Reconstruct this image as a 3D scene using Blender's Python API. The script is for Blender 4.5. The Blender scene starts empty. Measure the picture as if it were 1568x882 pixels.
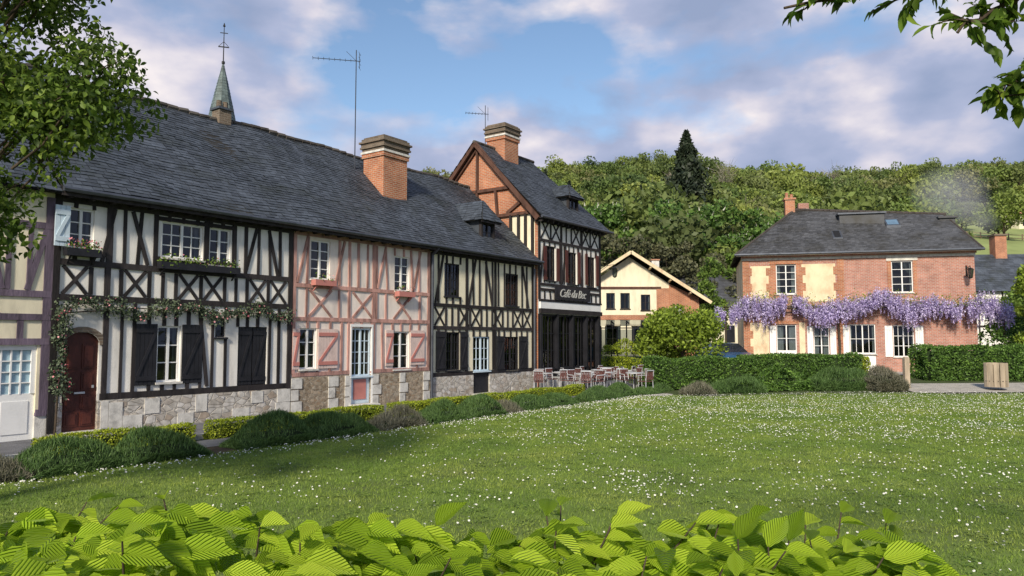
import bpy, math, random, bmesh
import numpy as np
from mathutils import Vector, Matrix
random.seed(7); rng=np.random.default_rng(7)
SC=bpy.context.scene
COL=SC.collection
# ---------------------------------------------------------------- materials
def newmat(name):
    m=bpy.data.materials.new(name); m.use_nodes=True
    nt=m.node_tree; b=nt.nodes['Principled BSDF']
    return m,nt,b
def N(nt,t,**k):
    n=nt.nodes.new(t)
    for a,v in k.items():
        if a.startswith('i_'):
            n.inputs[a[2:].replace('_',' ')].default_value=v
        else: setattr(n,a,v)
    return n
def c4(c,m=1): return (min(c[0]*m,1),min(c[1]*m,1),min(c[2]*m,1),1)
def ramp(nt,stops):
    r=nt.nodes.new('ShaderNodeValToRGB'); e=r.color_ramp.elements
    e[0].position=stops[0][0]; e[0].color=c4(stops[0][1])
    e[1].position=stops[-1][0]; e[1].color=c4(stops[-1][1])
    for p,c in stops[1:-1]:
        x=e.new(p); x.color=c4(c)
    return r
def mat(name,col,rough=.8,var=.25,scale=4,bump=.2,bscale=40,stretch=(1,1,1),metal=0,col2=None,spec=.3,island=0):
    m,nt,b=newmat(name); L=nt.links
    tc=N(nt,'ShaderNodeTexCoord'); mp=N(nt,'ShaderNodeMapping'); mp.inputs['Scale'].default_value=stretch
    L.new(tc.outputs['Object'],mp.inputs[0])
    n=N(nt,'ShaderNodeTexNoise',i_Scale=scale,i_Detail=8.0,i_Roughness=.65); L.new(mp.outputs[0],n.inputs['Vector'])
    c2=col2 or tuple(x*(1-var*1.6) for x in col)
    r=ramp(nt,[(.3,c2),(.5,col),(.72,tuple(min(1,x*(1+var)) for x in col))]); L.new(n.outputs[0],r.inputs[0])
    out=r.outputs[0]
    if island:
        g=N(nt,'ShaderNodeNewGeometry'); mr=N(nt,'ShaderNodeMapRange'); mr.inputs[3].default_value=1-island; mr.inputs[4].default_value=1+island
        L.new(g.outputs['Random Per Island'],mr.inputs[0])
        mx=N(nt,'ShaderNodeVectorMath',operation='SCALE'); L.new(out,mx.inputs[0]); L.new(mr.outputs[0],mx.inputs['Scale']); out=mx.outputs[0]
    L.new(out,b.inputs['Base Color'])
    b.inputs['Roughness'].default_value=rough; b.inputs['Metallic'].default_value=metal; b.inputs['Specular IOR Level'].default_value=spec
    if bump:
        n2=N(nt,'ShaderNodeTexNoise',i_Scale=bscale,i_Detail=6.0); L.new(mp.outputs[0],n2.inputs['Vector'])
        bp=N(nt,'ShaderNodeBump',i_Strength=bump,i_Distance=.02); L.new(n2.outputs[0],bp.inputs['Height']); L.new(bp.outputs[0],b.inputs['Normal'])
    return m
def brickmat(name,c1,c2,mortar,bw=.22,bh=.07,ms=.012,stain=.35):
    m,nt,b=newmat(name); L=nt.links
    tc=N(nt,'ShaderNodeTexCoord'); s=N(nt,'ShaderNodeSeparateXYZ'); L.new(tc.outputs['Object'],s.inputs[0])
    a=N(nt,'ShaderNodeMath',operation='ADD'); L.new(s.outputs[0],a.inputs[0]); L.new(s.outputs[1],a.inputs[1])
    cb=N(nt,'ShaderNodeCombineXYZ'); L.new(a.outputs[0],cb.inputs[0]); L.new(s.outputs[2],cb.inputs[1])
    wn=N(nt,'ShaderNodeTexNoise',i_Scale=7.0); L.new(tc.outputs['Object'],wn.inputs['Vector'])
    av=N(nt,'ShaderNodeVectorMath',operation='MULTIPLY_ADD'); L.new(wn.outputs['Color'],av.inputs[0]); av.inputs[1].default_value=(.02,.02,0); L.new(cb.outputs[0],av.inputs[2])
    br=N(nt,'ShaderNodeTexBrick'); L.new(av.outputs[0],br.inputs['Vector'])
    br.inputs['Color1'].default_value=c4(c1); br.inputs['Color2'].default_value=c4(c2); br.inputs['Mortar'].default_value=c4(mortar)
    br.inputs['Scale'].default_value=1; br.inputs['Brick Width'].default_value=bw; br.inputs['Row Height'].default_value=bh; br.inputs['Mortar Size'].default_value=ms; br.inputs['Mortar Smooth'].default_value=.3
    n=N(nt,'ShaderNodeTexNoise',i_Scale=1.3,i_Detail=8.0,i_Roughness=.7); L.new(tc.outputs['Object'],n.inputs['Vector'])
    mr=N(nt,'ShaderNodeMapRange'); mr.inputs[1].default_value=.3; mr.inputs[2].default_value=.7; mr.inputs[3].default_value=1-stain; mr.inputs[4].default_value=1.15; L.new(n.outputs[0],mr.inputs[0])
    sc=N(nt,'ShaderNodeVectorMath',operation='SCALE'); L.new(br.outputs[0],sc.inputs[0]); L.new(mr.outputs[0],sc.inputs['Scale'])
    L.new(sc.outputs[0],b.inputs['Base Color']); b.inputs['Roughness'].default_value=.9; b.inputs['Specular IOR Level'].default_value=.2
    bp=N(nt,'ShaderNodeBump',i_Strength=.6,i_Distance=.01); iv=N(nt,'ShaderNodeMath',operation='SUBTRACT'); iv.inputs[0].default_value=1; L.new(br.outputs['Fac'],iv.inputs[1]); L.new(iv.outputs[0],bp.inputs['Height']); L.new(bp.outputs[0],b.inputs['Normal'])
    return m
def stonemat(name,cols,joint,scale=4):
    m,nt,b=newmat(name); L=nt.links
    tc=N(nt,'ShaderNodeTexCoord'); mp=N(nt,'ShaderNodeMapping'); mp.inputs['Scale'].default_value=(1,1,1.7); L.new(tc.outputs['Object'],mp.inputs[0])
    v=N(nt,'ShaderNodeTexVoronoi',feature='DISTANCE_TO_EDGE',i_Scale=float(scale)); v2=N(nt,'ShaderNodeTexVoronoi',i_Scale=float(scale))
    L.new(mp.outputs[0],v.inputs['Vector']); L.new(mp.outputs[0],v2.inputs['Vector'])
    s=N(nt,'ShaderNodeSeparateColor'); L.new(v2.outputs['Color'],s.inputs[0])
    k=len(cols); r=ramp(nt,[(i/(k-1),c) for i,c in enumerate(cols)]); L.new(s.outputs[0],r.inputs[0])
    r2=ramp(nt,[(.02,(0,0,0)),(.07,(1,1,1))]); L.new(v.outputs['Distance'],r2.inputs[0])
    mx=N(nt,'ShaderNodeMix',data_type='RGBA'); L.new(r2.outputs[0],mx.inputs[0]); mx.inputs[6].default_value=c4(joint); L.new(r.outputs[0],mx.inputs[7])
    n=N(nt,'ShaderNodeTexNoise',i_Scale=9.0,i_Detail=8.0); L.new(tc.outputs['Object'],n.inputs['Vector'])
    mr=N(nt,'ShaderNodeMapRange'); mr.inputs[1].default_value=.3; mr.inputs[2].default_value=.7; mr.inputs[3].default_value=.65; mr.inputs[4].default_value=1.15; L.new(n.outputs[0],mr.inputs[0])
    sc=N(nt,'ShaderNodeVectorMath',operation='SCALE'); L.new(mx.outputs[2],sc.inputs[0]); L.new(mr.outputs[0],sc.inputs['Scale']); L.new(sc.outputs[0],b.inputs['Base Color'])
    b.inputs['Roughness'].default_value=.95
    bp=N(nt,'ShaderNodeBump',i_Strength=.8,i_Distance=.03); L.new(r2.outputs[0],bp.inputs['Height']); L.new(bp.outputs[0],b.inputs['Normal'])
    return m
def leafmat(name,stops,trans=.35,objrand=False,rough=.55,veins=False,tint=None,island=.35,world=False):
    m,nt,b=newmat(name); L=nt.links
    g=N(nt,'ShaderNodeNewGeometry')
    if objrand:
        oi=N(nt,'ShaderNodeObjectInfo'); src=oi.outputs['Random']
    else:
        tc=N(nt,'ShaderNodeTexCoord'); n=N(nt,'ShaderNodeTexNoise',i_Scale=tint or 1.0,i_Detail=6.0 if world else 3.0); L.new(g.outputs['Position'] if world else tc.outputs['Object'],n.inputs['Vector'])
        mr0=N(nt,'ShaderNodeMapRange'); mr0.inputs[1].default_value=.3; mr0.inputs[2].default_value=.7; L.new(n.outputs[0],mr0.inputs[0])
        ad=N(nt,'ShaderNodeMix',data_type='FLOAT'); ad.inputs[0].default_value=.35 if world else .55; L.new(mr0.outputs[0],ad.inputs[2]); L.new(g.outputs['Random Per Island'],ad.inputs[3]); src=ad.outputs[0]
    r=ramp(nt,stops); L.new(src,r.inputs[0])
    mr=N(nt,'ShaderNodeMapRange'); mr.inputs[3].default_value=1-island; mr.inputs[4].default_value=1+island; L.new(g.outputs['Random Per Island'],mr.inputs[0])
    sc=N(nt,'ShaderNodeVectorMath',operation='SCALE'); L.new(r.outputs[0],sc.inputs[0]); L.new(mr.outputs[0],sc.inputs['Scale'])
    col=sc.outputs[0]
    b.inputs['Roughness'].default_value=rough; b.inputs['Specular IOR Level'].default_value=.3
    if veins:
        uv=N(nt,'ShaderNodeUVMap'); s=N(nt,'ShaderNodeSeparateXYZ'); L.new(uv.outputs[0],s.inputs[0])
        a1=N(nt,'ShaderNodeMath',operation='SUBTRACT'); L.new(s.outputs[1],a1.inputs[0]); a1.inputs[1].default_value=.5
        a2=N(nt,'ShaderNodeMath',operation='ABSOLUTE'); L.new(a1.outputs[0],a2.inputs[0])
        a3=N(nt,'ShaderNodeMath',operation='MULTIPLY_ADD'); L.new(a2.outputs[0],a3.inputs[0]); a3.inputs[1].default_value=-.9; L.new(s.outputs[0],a3.inputs[2])
        a4=N(nt,'ShaderNodeMath',operation='MULTIPLY'); L.new(a3.outputs[0],a4.inputs[0]); a4.inputs[1].default_value=62
        a5=N(nt,'ShaderNodeMath',operation='SINE'); L.new(a4.outputs[0],a5.inputs[0])
        bp=N(nt,'ShaderNodeBump',i_Strength=.8,i_Distance=.003); L.new(a5.outputs[0],bp.inputs['Height']); L.new(bp.outputs[0],b.inputs['Normal'])
        m2=N(nt,'ShaderNodeMapRange'); m2.inputs[1].default_value=-1; m2.inputs[3].default_value=.86; m2.inputs[4].default_value=1.05; L.new(a5.outputs[0],m2.inputs[0])
        s2=N(nt,'ShaderNodeVectorMath',operation='SCALE'); L.new(col,s2.inputs[0]); L.new(m2.outputs[0],s2.inputs['Scale']); col=s2.outputs[0]
    L.new(col,b.inputs['Base Color'])
    t=N(nt,'ShaderNodeBsdfTranslucent'); L.new(col,t.inputs[0])
    mx=N(nt,'ShaderNodeMixShader'); mx.inputs[0].default_value=trans; L.new(b.outputs[0],mx.inputs[1]); L.new(t.outputs[0],mx.inputs[2])
    o=nt.nodes['Material Output']; L.new(mx.outputs[0],o.inputs[0])
    return m
def glassmat(name):
    m,nt,b=newmat(name); L=nt.links
    tr=N(nt,'ShaderNodeBsdfTransparent'); tr.inputs[0].default_value=(.4,.45,.47,1); gl=N(nt,'ShaderNodeBsdfGlossy'); gl.inputs['Roughness'].default_value=.03
    fr=N(nt,'ShaderNodeFresnel'); fr.inputs[0].default_value=1.5
    ad=N(nt,'ShaderNodeMath',operation='ADD'); L.new(fr.outputs[0],ad.inputs[0]); ad.inputs[1].default_value=.03
    tc=N(nt,'ShaderNodeTexCoord'); n=N(nt,'ShaderNodeTexNoise',i_Scale=1.5); L.new(tc.outputs['Object'],n.inputs['Vector'])
    bp=N(nt,'ShaderNodeBump',i_Strength=.15,i_Distance=.05); L.new(n.outputs[0],bp.inputs['Height']); L.new(bp.outputs[0],gl.inputs['Normal'])
    mx=N(nt,'ShaderNodeMixShader'); L.new(ad.outputs[0],mx.inputs[0]); L.new(tr.outputs[0],mx.inputs[1]); L.new(gl.outputs[0],mx.inputs[2]); L.new(mx.outputs[0],nt.nodes['Material Output'].inputs[0])
    return m
M={}
PS=(1.5,1.5,.4)
M['plW']=mat('plaster_white',(.80,.77,.71),.9,.15,1.6,.3,60,PS)
M['plC']=mat('plaster_cream',(.80,.73,.54),.9,.15,1.6,.3,60,PS)
M['plC2']=mat('plaster_pale_cream',(.77,.70,.52),.9,.15,1.6,.3,60,PS)
M['plP']=mat('plaster_pinkish',(.77,.68,.61),.9,.17,1.6,.3,60,PS)
M['tb']=mat('timber_black',(.026,.022,.022),.75,.4,6,.5,30,(1,1,.25),island=.4)
M['tp']=mat('timber_red',(.40,.225,.19),.85,.35,5,.5,30,(1,1,.25),island=.25)
M['tv']=mat('timber_violet',(.13,.10,.135),.85,.3,5,.5,30,(1,1,.25),island=.2)
M['slate']=mat('roof_slate',(.056,.066,.082),.6,.5,.9,.25,25,col2=(.034,.040,.038),island=.28,spec=.4)
M['slate2']=mat('roof_slate_brown',(.066,.068,.074),.65,.5,.9,.25,25,col2=(.042,.040,.034),island=.28,spec=.4)
M['zinc']=mat('zinc',(.10,.11,.13),.45,.2,3,.1,20,metal=.6)
M['iron']=mat('dark_iron',(.02,.02,.02),.5,.2,3,.1,20,metal=.3)
M['brick']=brickmat('brick_orange',(.52,.19,.09),(.40,.13,.065),(.48,.36,.26))
M['brickr']=brickmat('brick_rose',(.52,.22,.155),(.41,.16,.115),(.48,.40,.35))
M['brickc']=brickmat('brick_chimney_grey',(.20,.15,.11),(.13,.10,.075),(.22,.19,.15))
M['stone']=stonemat('rubble_stone',[(.44,.41,.36),(.60,.57,.51),(.38,.31,.24),(.66,.63,.58),(.42,.38,.32)],(.52,.48,.42),4.5)
M['stoneb']=stonemat('rubble_flint_brown',[(.30,.21,.13),(.46,.37,.27),(.22,.16,.10),(.50,.43,.33)],(.46,.40,.31),8)
M['quoin']=mat('limestone',(.62,.60,.55),.9,.25,5,.4,40)
M['white']=mat('white_paint',(.80,.80,.78),.5,.06,3,.1,30)
M['blue']=mat('pale_blue_paint',(.55,.66,.74),.5,.08,3,.1,30)
M['pinkp']=mat('pink_paint',(.50,.20,.17),.6,.1,3,.1,30)
M['pinks']=mat('pink_shutter',(.66,.52,.47),.7,.15,3,.2,30)
M['dark']=mat('dark_paint',(.018,.018,.022),.5,.3,3,.2,30)
M['doorr']=mat('door_brown_red',(.085,.025,.018),.5,.3,5,.3,30,(1,1,.3))
M['glass']=glassmat('window_glass')
M['curt']=mat('curtain',(.6,.6,.58),.9,.2,8,.2,30,(4,1,.2))
M['int']=mat('interior_dark',(.03,.028,.025),.9,.2)
M['wood']=mat('weathered_wood',(.20,.15,.10),.85,.3,5,.5,30,(1,1,.2))
M['creamp']=mat('cream_render',(.72,.60,.40),.9,.2,1.4,.4,30,(1,1,.7),col2=(.54,.37,.23))
M['asph']=mat('asphalt',(.15,.15,.16),.9,.2,2,.5,150)
M['grav']=mat('pale_gravel',(.42,.39,.34),.95,.2,3,.6,120)
M['soil']=mat('soil',(.055,.042,.028),1,.4,3,.6,60)
M['bark']=mat('bark',(.07,.052,.036),.95,.4,6,.8,30,(1,1,.3))
M['wicker']=mat('wicker_dark_red',(.12,.05,.045),.6,.3,10,.3,60)
M['alu']=mat('aluminium',(.55,.56,.58),.4,.1,3,.1,20,metal=.35)
M['carb']=mat('car_paint_blue',(.02,.07,.16),.25,.05,3,0,spec=.6)
M['tyre']=mat('rubber',(.015,.015,.015),.8,.2)
M['lampred']=mat('red_lens',(.3,.01,.01),.3,.1)
M['signw']=mat('sign_ivory',(.42,.42,.40),.5,.06,3,.1,30)
# ---------------------------------------------------------------- mesh builder
class MB:
    def __init__(s): s.v=[]; s.f=[]; s.m=[]; s.mats=[]
    def mi(s,k):
        if k not in s.mats: s.mats.append(k)
        return s.mats.index(k)
    def poly(s,pts,k):
        b=len(s.v); s.v+= [tuple(p) for p in pts]; s.f.append(tuple(range(b,b+len(pts)))); s.m.append(s.mi(k))
    def hexa(s,p,k):
        b=len(s.v); s.v+=[tuple(q) for q in p]; i=s.mi(k)
        for f in ((0,3,2,1),(4,5,6,7),(0,1,5,4),(1,2,6,5),(2,3,7,6),(3,0,4,7)):
            s.f.append(tuple(b+x for x in f)); s.m.append(i)
    def box(s,x0,x1,y0,y1,z0,z1,k):
        s.hexa([(x0,y0,z0),(x1,y0,z0),(x1,y1,z0),(x0,y1,z0),(x0,y0,z1),(x1,y0,z1),(x1,y1,z1),(x0,y1,z1)],k)
    def beam(s,a,b,w,y0,y1,k):  # beam in xz plane
        d=Vector((b[0]-a[0],b[1]-a[1])); d.normalize(); n=Vector((-d.y,d.x))*w/2
        q=[(a[0]-n.x,a[1]-n.y),(b[0]-n.x,b[1]-n.y),(b[0]+n.x,b[1]+n.y),(a[0]+n.x,a[1]+n.y)]
        s.hexa([(x,y0,z) for x,z in q]+[(x,y1,z) for x,z in q],k)
    def beam3(s,a,b,w,h,k):
        a=Vector(a); b=Vector(b); d=(b-a).normalized(); up=Vector((0,0,1)) if abs(d.z)<.95 else Vector((1,0,0))
        r=d.cross(up).normalized()*w/2; u=r.cross(d).normalized()*h/2
        s.hexa([a-r-u,a+r-u,a+r+u,a-r+u,b-r-u,b+r-u,b+r+u,b-r+u],k)
    def tube(s,a,b,r0,r1,k,n=8,cap=True):
        a=Vector(a); b=Vector(b); d=(b-a).normalized(); up=Vector((0,0,1)) if abs(d.z)<.95 else Vector((1,0,0))
        r=d.cross(up).normalized(); u=r.cross(d); base=len(s.v); i=s.mi(k)
        for c,rr in ((a,r0),(b,r1)):
            for j in range(n):
                t=2*math.pi*j/n; s.v.append(tuple(c+r*math.cos(t)*rr+u*math.sin(t)*rr))
        for j in range(n):
            s.f.append((base+j,base+(j+1)%n,base+n+(j+1)%n,base+n+j)); s.m.append(i)
        if cap:
            s.f.append(tuple(base+j for j in range(n))[::-1]); s.m.append(i); s.f.append(tuple(base+n+j for j in range(n))); s.m.append(i)
    def build(s,name,parent=None,off=(0,0,0),smooth=False):
        me=bpy.data.meshes.new(name); me.from_pydata(s.v,[],s.f); me.polygons.foreach_set('material_index',s.m)
        for k in s.mats: me.materials.append(M[k])
        if smooth: me.polygons.foreach_set('use_smooth',[True]*len(s.f))
        me.update(); o=bpy.data.objects.new(name,me); COL.objects.link(o)
        if parent: o.parent=parent
        o.location=off
        return o
def empty(name,loc=(0,0,0),rz=0,parent=None):
    o=bpy.data.objects.new(name,None); COL.objects.link(o); o.location=loc; o.rotation_euler=(0,0,rz)
    if parent: o.parent=parent
    return o
# ---------------------------------------------------------------- terrain
def ss(a,b,x):
    t=np.clip((np.asarray(x,float)-a)/(b-a),0,1); return t*t*(3-2*t)
def gh(x,y):
    x=np.asarray(x,float); y=np.asarray(y,float)
    z=.45*ss(23,34,y)*ss(5,13,x)
    t=np.clip((y-58)/195,0,1)
    h=46*(.65*t+.35*ss(0,1,t))+ .035*np.clip(x,-50,250)*t
    h=h+t*(2.5*np.sin(x*.031+1)+1.8*np.sin(x*.07+y*.02)+1.2*np.sin(y*.06))
    return z+h
FR=math.atan2(.813,.582); D=np.array([.582,.813]); NI=np.array([-.813,.582]); A=np.array([-9.43,15.6])
def fw(u,w): # facade frame -> world
    return A[0]+D[0]*u+NI[0]*w, A[1]+D[1]*u+NI[1]*w
def grid_sheet(name,us,ws,fn,k,dz,parent=None):
    U,W=np.meshgrid(us,ws); X,Y=fn(U,W); Z=gh(X,Y)+dz
    nu=len(us); nw=len(ws); v=np.stack([X,Y,Z],-1).reshape(-1,3)
    f=[(j*nu+i,j*nu+i+1,(j+1)*nu+i+1,(j+1)*nu+i) for j in range(nw-1) for i in range(nu-1)]
    me=bpy.data.meshes.new(name); me.from_pydata(v.tolist(),[],f); me.materials.append(M[k]); me.polygons.foreach_set('use_smooth',[True]*len(f)); me.update()
    o=bpy.data.objects.new(name,me); COL.objects.link(o); return o
M['grd']=mat('ground_grass_soil',(.055,.075,.022),1,.4,.8,.5,40)
M['lawn']=mat('lawn_turf',(.13,.185,.035),1,.3,.7,.5,60,col2=(.10,.125,.04))
M['meadow']=mat('meadow_grass',(.26,.31,.11),1,.25,.08,0)
xs=np.concatenate([np.linspace(-1500,-120,12),np.linspace(-100,200,61),np.linspace(230,1500,12)])
ys=np.concatenate([np.linspace(-600,-20,8),np.linspace(-10,60,36),np.linspace(64,280,50),np.linspace(300,2500,12)])
grid_sheet('ground',xs,ys,lambda a,b:(a,b),'grd',0)
grid_sheet('street',np.arange(-25,46,1.),np.array([.6,0,-1,-2,-2.55]),fw,'asph',.02)
grid_sheet('footpath',np.arange(-25,24,1.),np.array([-2.95,-3.3,-3.9]),fw,'asph',.024)
grid_sheet('terrace_paving',np.arange(17,30,1.),np.array([-2.56,-4,-5,-6]),fw,'grav',.016)
grid_sheet('gravel_path',np.arange(14.5,60,1.),np.array([26.6,27.5,28.4,29.3]),lambda a,b:(a,b+(a-14)*.06),'grav',.03)
grid_sheet('forecourt',np.arange(8,40,1.),np.array([33.2,34.5,36,38,40]),lambda a,b:(a,b),'grav',.02)
kb=MB()
for i in range(48):
    u=-25+i*1.0; kb.box(u+.004,u+.996,-2.67,-2.55,-.05,.11,'quoin')
ke=kb.build('street_kerb'); ke.location=(A[0],A[1],0); ke.rotation_euler=(0,0,FR)
# ---------------------------------------------------------------- numpy foliage
def npmesh(name,V,F,MI,mats,uv=None,link=True,smooth=False):
    me=bpy.data.meshes.new(name); nv=len(V); nf=len(F)
    me.vertices.add(nv); me.vertices.foreach_set('co',np.asarray(V,np.float32).ravel())
    me.loops.add(nf*4); me.loops.foreach_set('vertex_index',np.asarray(F,np.int32).ravel())
    me.polygons.add(nf); me.polygons.foreach_set('loop_start',np.arange(0,nf*4,4,dtype=np.int32)); me.polygons.foreach_set('loop_total',np.full(nf,4,np.int32))
    me.polygons.foreach_set('material_index',np.asarray(MI,np.int32))
    if smooth: me.polygons.foreach_set('use_smooth',np.ones(nf,bool))
    if uv is not None:
        l=me.uv_layers.new(name='UVMap'); l.data.foreach_set('uv',np.asarray(uv,np.float32)[np.asarray(F).ravel()].ravel())
    for k in mats: me.materials.append(M[k])
    me.update(); me.validate()
    if not link: return me
    o=bpy.data.objects.new(name,me); COL.objects.link(o); return o
def unit(a): return a/np.maximum(np.linalg.norm(a,axis=-1,keepdims=True),1e-9)
def rdir(n): return unit(rng.normal(size=(n,3)))
def leaves(C,size,asp=.6,nrm=None,nb=.6):
    n=len(C); nn=rdir(n)
    if nrm is not None: nn=unit(nn*(1-nb)+nrm*nb)
    t=unit(np.cross(nn,rdir(n))); b=np.cross(nn,t); s=(size*rng.uniform(.6,1.3,n))[:,None]
    V=np.stack([C-t*s,C-b*s*asp,C+t*s,C+b*s*asp],1).reshape(-1,3); F=np.arange(4*n).reshape(-1,4)
    return V,F
def blades(C,dr,ln,wd,tip=.25):
    n=len(C); s=unit(np.cross(dr,rdir(n)))*wd/2; l=(ln*rng.uniform(.5,1.25,n))[:,None]
    V=np.stack([C-s,C+s,C+dr*l+s*tip,C+dr*l-s*tip],1).reshape(-1,3); F=np.arange(4*n).reshape(-1,4)
    return V,F
def tubes(path,rad,n=7):
    path=np.asarray(path,float); V=[];F=[]
    for i,p in enumerate(path):
        d=path[min(i+1,len(path)-1)]-path[max(i-1,0)]; d=d/np.linalg.norm(d); up=np.array([0,0,1.]) if abs(d[2])<.9 else np.array([1.,0,0])
        r=np.cross(d,up); r/=np.linalg.norm(r); u=np.cross(r,d)
        for j in range(n):
            t=2*math.pi*j/n; V.append(p+(r*math.cos(t)+u*math.sin(t))*rad[i])
    for i in range(len(path)-1):
        for j in range(n): F.append((i*n+j,i*n+(j+1)%n,(i+1)*n+(j+1)%n,(i+1)*n+j))
    return np.array(V),np.array(F)
def join(parts):
    V=[];F=[];MI=[];b=0
    for v,f,m in parts:
        V.append(v);F.append(f+b);MI.append(np.full(len(f),m));b+=len(v)
    return np.concatenate(V),np.concatenate(F),np.concatenate(MI)
def clusters(c,r,m,cr,n,shell=.75):
    c=np.array(c,float); r=np.array(r,float)
    d=rdir(m); cc=c+d*r*(rng.uniform(shell-.25,1,m)[:,None])*.88
    rr=cr*rng.uniform(.6,1.3,m); w=rr**2; w/=w.sum()
    idx=rng.choice(m,n,p=w); dd=rdir(n); P=cc[idx]+dd*(rr[idx]*rng.uniform(.25,1,n)**.5)[:,None]*np.array([1,1,.75])
    return P,dd,cc
def tree(name,loc,h,r,zb,n,ls,leafk,m=26,cr=None,trunk=None,conifer=False,link=True,extra=None,limbs=10,flower=None):
    parts=[]; tr=trunk or h*.022
    zc=(h+zb)/2; rz=(h-zb)/2
    if conifer:
        z=rng.uniform(zb,h,n)**1.0; t=(z-zb)/(h-zb); k=rng.uniform(0,1,n)
        rr=r*(1-t)**.7*(.6+.4*np.abs(np.sin(z*5.5/ max(r,.1)*.9+np.sin(z*2))))*np.sqrt(k)*rng.uniform(.7,1.1,n); a=rng.uniform(0,2*math.pi,n)
        lob=1+.28*np.sin(a*5+z*1.3)
        P=np.stack([rr*lob*np.cos(a),rr*lob*np.sin(a),z-rr*.25],1); dd=np.stack([np.cos(a),np.sin(a),a*0+.2],1)
        V,F=leaves(P,ls,.4,unit(dd),.3); parts.append((V,F,1))
        V,F=tubes([(0,0,-.5),(0,0,h*.5),(0,0,h*.97)],[tr,tr*.6,.02]); parts.append((V,F,0))
    else:
        P,dd,cc=clusters((0,0,zc),(r,r,rz),m,cr or r*.42,n)
        V,F=leaves(P,ls,.6,dd,.35); parts.append((V,F,1))
        V,F=tubes([(0,0,-.5),(.05*r,0,zb*.6),(0,.05*r,zc)],[tr,tr*.75,tr*.45]); parts.append((V,F,0))
        for q in cc[:limbs]:
            s=np.array([0,0,rng.uniform(zb*.6,zc)]); mid=(s+q)/2+np.array([0,0,-.1*r])
            V,F=tubes([s,mid,q],[tr*.4,tr*.25,tr*.08],5); parts.append((V,F,0))
        if flower:
            k=rng.choice(len(P),flower[1]); o=unit(dd[k]+np.array([0,0,.8])); V,F=blades(P[k]+o*.1,o,flower[2],flower[2]*.45,.2); parts.append((V,F,2))
    V,F,MI=join(parts); mats=['bark',leafk]+([flower[0]] if flower else [])
    if not link: return npmesh(name,V,F,MI,mats,link=False)
    o=npmesh(name,V,F,MI,mats); o.location=loc; return o
M['lf_forest']=leafmat('forest_leaves',[(0,(.21,.27,.06)),(.15,(.10,.155,.04)),(.3,(.25,.30,.065)),(.42,(.085,.13,.04)),(.55,(.18,.225,.06)),(.68,(.24,.24,.10)),(.8,(.13,.20,.045)),(.92,(.29,.34,.08)),(1,(.10,.13,.05))],.3,True)
M['lf_con']=leafmat('conifer_needles',[(0,(.022,.036,.022)),(1,(.045,.062,.032))],.15)
M['lf_pine']=leafmat('pine_needles',[(0,(.07,.08,.042)),(1,(.125,.125,.06))],.15)
M['lf_chest']=leafmat('chestnut_leaves',[(0,(.055,.115,.027)),(.6,(.10,.185,.037)),(1,(.16,.26,.06))],.3,tint=.6)
M['lf_light']=leafmat('light_leaves',[(0,(.11,.18,.02)),(1,(.29,.38,.045))],.35,tint=1.)
M['lf_med']=leafmat('green_leaves',[(0,(.075,.135,.025)),(1,(.20,.30,.055))],.35,tint=1.)
M['lf_dark']=leafmat('dark_hedge_leaves',[(0,(.045,.10,.018)),(.6,(.09,.175,.03)),(1,(.17,.28,.05))],.25,tint=2.)
M['lf_ros']=leafmat('rosemary_leaves',[(0,(.05,.10,.028)),(.6,(.10,.18,.05)),(1,(.17,.27,.085))],.3,tint=2.5)
M['lf_lav']=leafmat('lavender_dry_stems',[(0,(.12,.12,.08)),(1,(.26,.25,.18))],.3,tint=2.)
M['lf_box']=leafmat('box_leaves',[(0,(.16,.24,.018)),(1,(.40,.45,.035))],.3,tint=2.)
M['lf_fore']=leafmat('hornbeam_leaves',[(0,(.24,.42,.022)),(.5,(.42,.62,.035)),(1,(.60,.74,.07))],.45,veins=True,tint=6.,rough=.38,island=.3)
M['lf_tree']=leafmat('near_tree_leaves',[(0,(.05,.09,.015)),(.6,(.11,.18,.026)),(1,(.22,.28,.042))],.4,tint=1.5)
M['lf_br']=leafmat('branch_leaves',[(0,(.07,.13,.015)),(.6,(.13,.22,.026)),(1,(.25,.31,.04))],.5,tint=3.)
M['cand']=leafmat('chestnut_flowers',[(0,(.4,.4,.32)),(1,(.6,.6,.5))],.2)
M['wist']=leafmat('wisteria_flowers',[(0,(.38,.29,.56)),(.5,(.56,.48,.74)),(1,(.78,.72,.88))],.35,tint=2.)
M['rose']=leafmat('pink_flowers',[(0,(.5,.08,.12)),(1,(.75,.40,.42))],.2)
M['grass']=leafmat('grass_blades',[(0,(.10,.18,.027)),(.3,(.15,.245,.038)),(.6,(.225,.315,.05)),(1,(.36,.40,.095))],.3,tint=.6,island=.3,world=True)
M['daisy']=mat('daisy_petals',(.8,.8,.77),.7,.05,3,0)
M['daisyc']=mat('daisy_centre',(.6,.42,.03),.7,.05,3,0)
# ---- lawn
lawn=grid_sheet('lawn',np.arange(-22,52,1.),-np.arange(4.9,44,1.),fw,'lawn',.035)
me=lawn.data
for v in me.vertices:
    if v.co.y>26.9: v.co.z-=.25
gc=empty('lawn_grass')
protos=[]
for p in range(5):
    n=1400; C=np.stack([rng.uniform(-.52,.52,n),rng.uniform(-.52,.52,n),np.zeros(n)],1)
    dr=unit(np.stack([rng.normal(0,.5,n),rng.normal(0,.5,n),np.ones(n)],1)); V,F=blades(C,dr,.042,.0085,.2)
    C2=np.concatenate([rng.normal(rng.uniform(-.35,.35,2),.06,(40,2)) for _ in range(4)]); C2=np.concatenate([C2,np.full((160,1),.032)],1); V2,F2=leaves(C2,.014,.9,np.array([[0,0,1.]]),.8)
    V,F,MI=join([(V,F,0),(V2,F2,0)])
    protos.append(npmesh('grass_patch',V,F,MI,['grass'],link=False))
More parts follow.
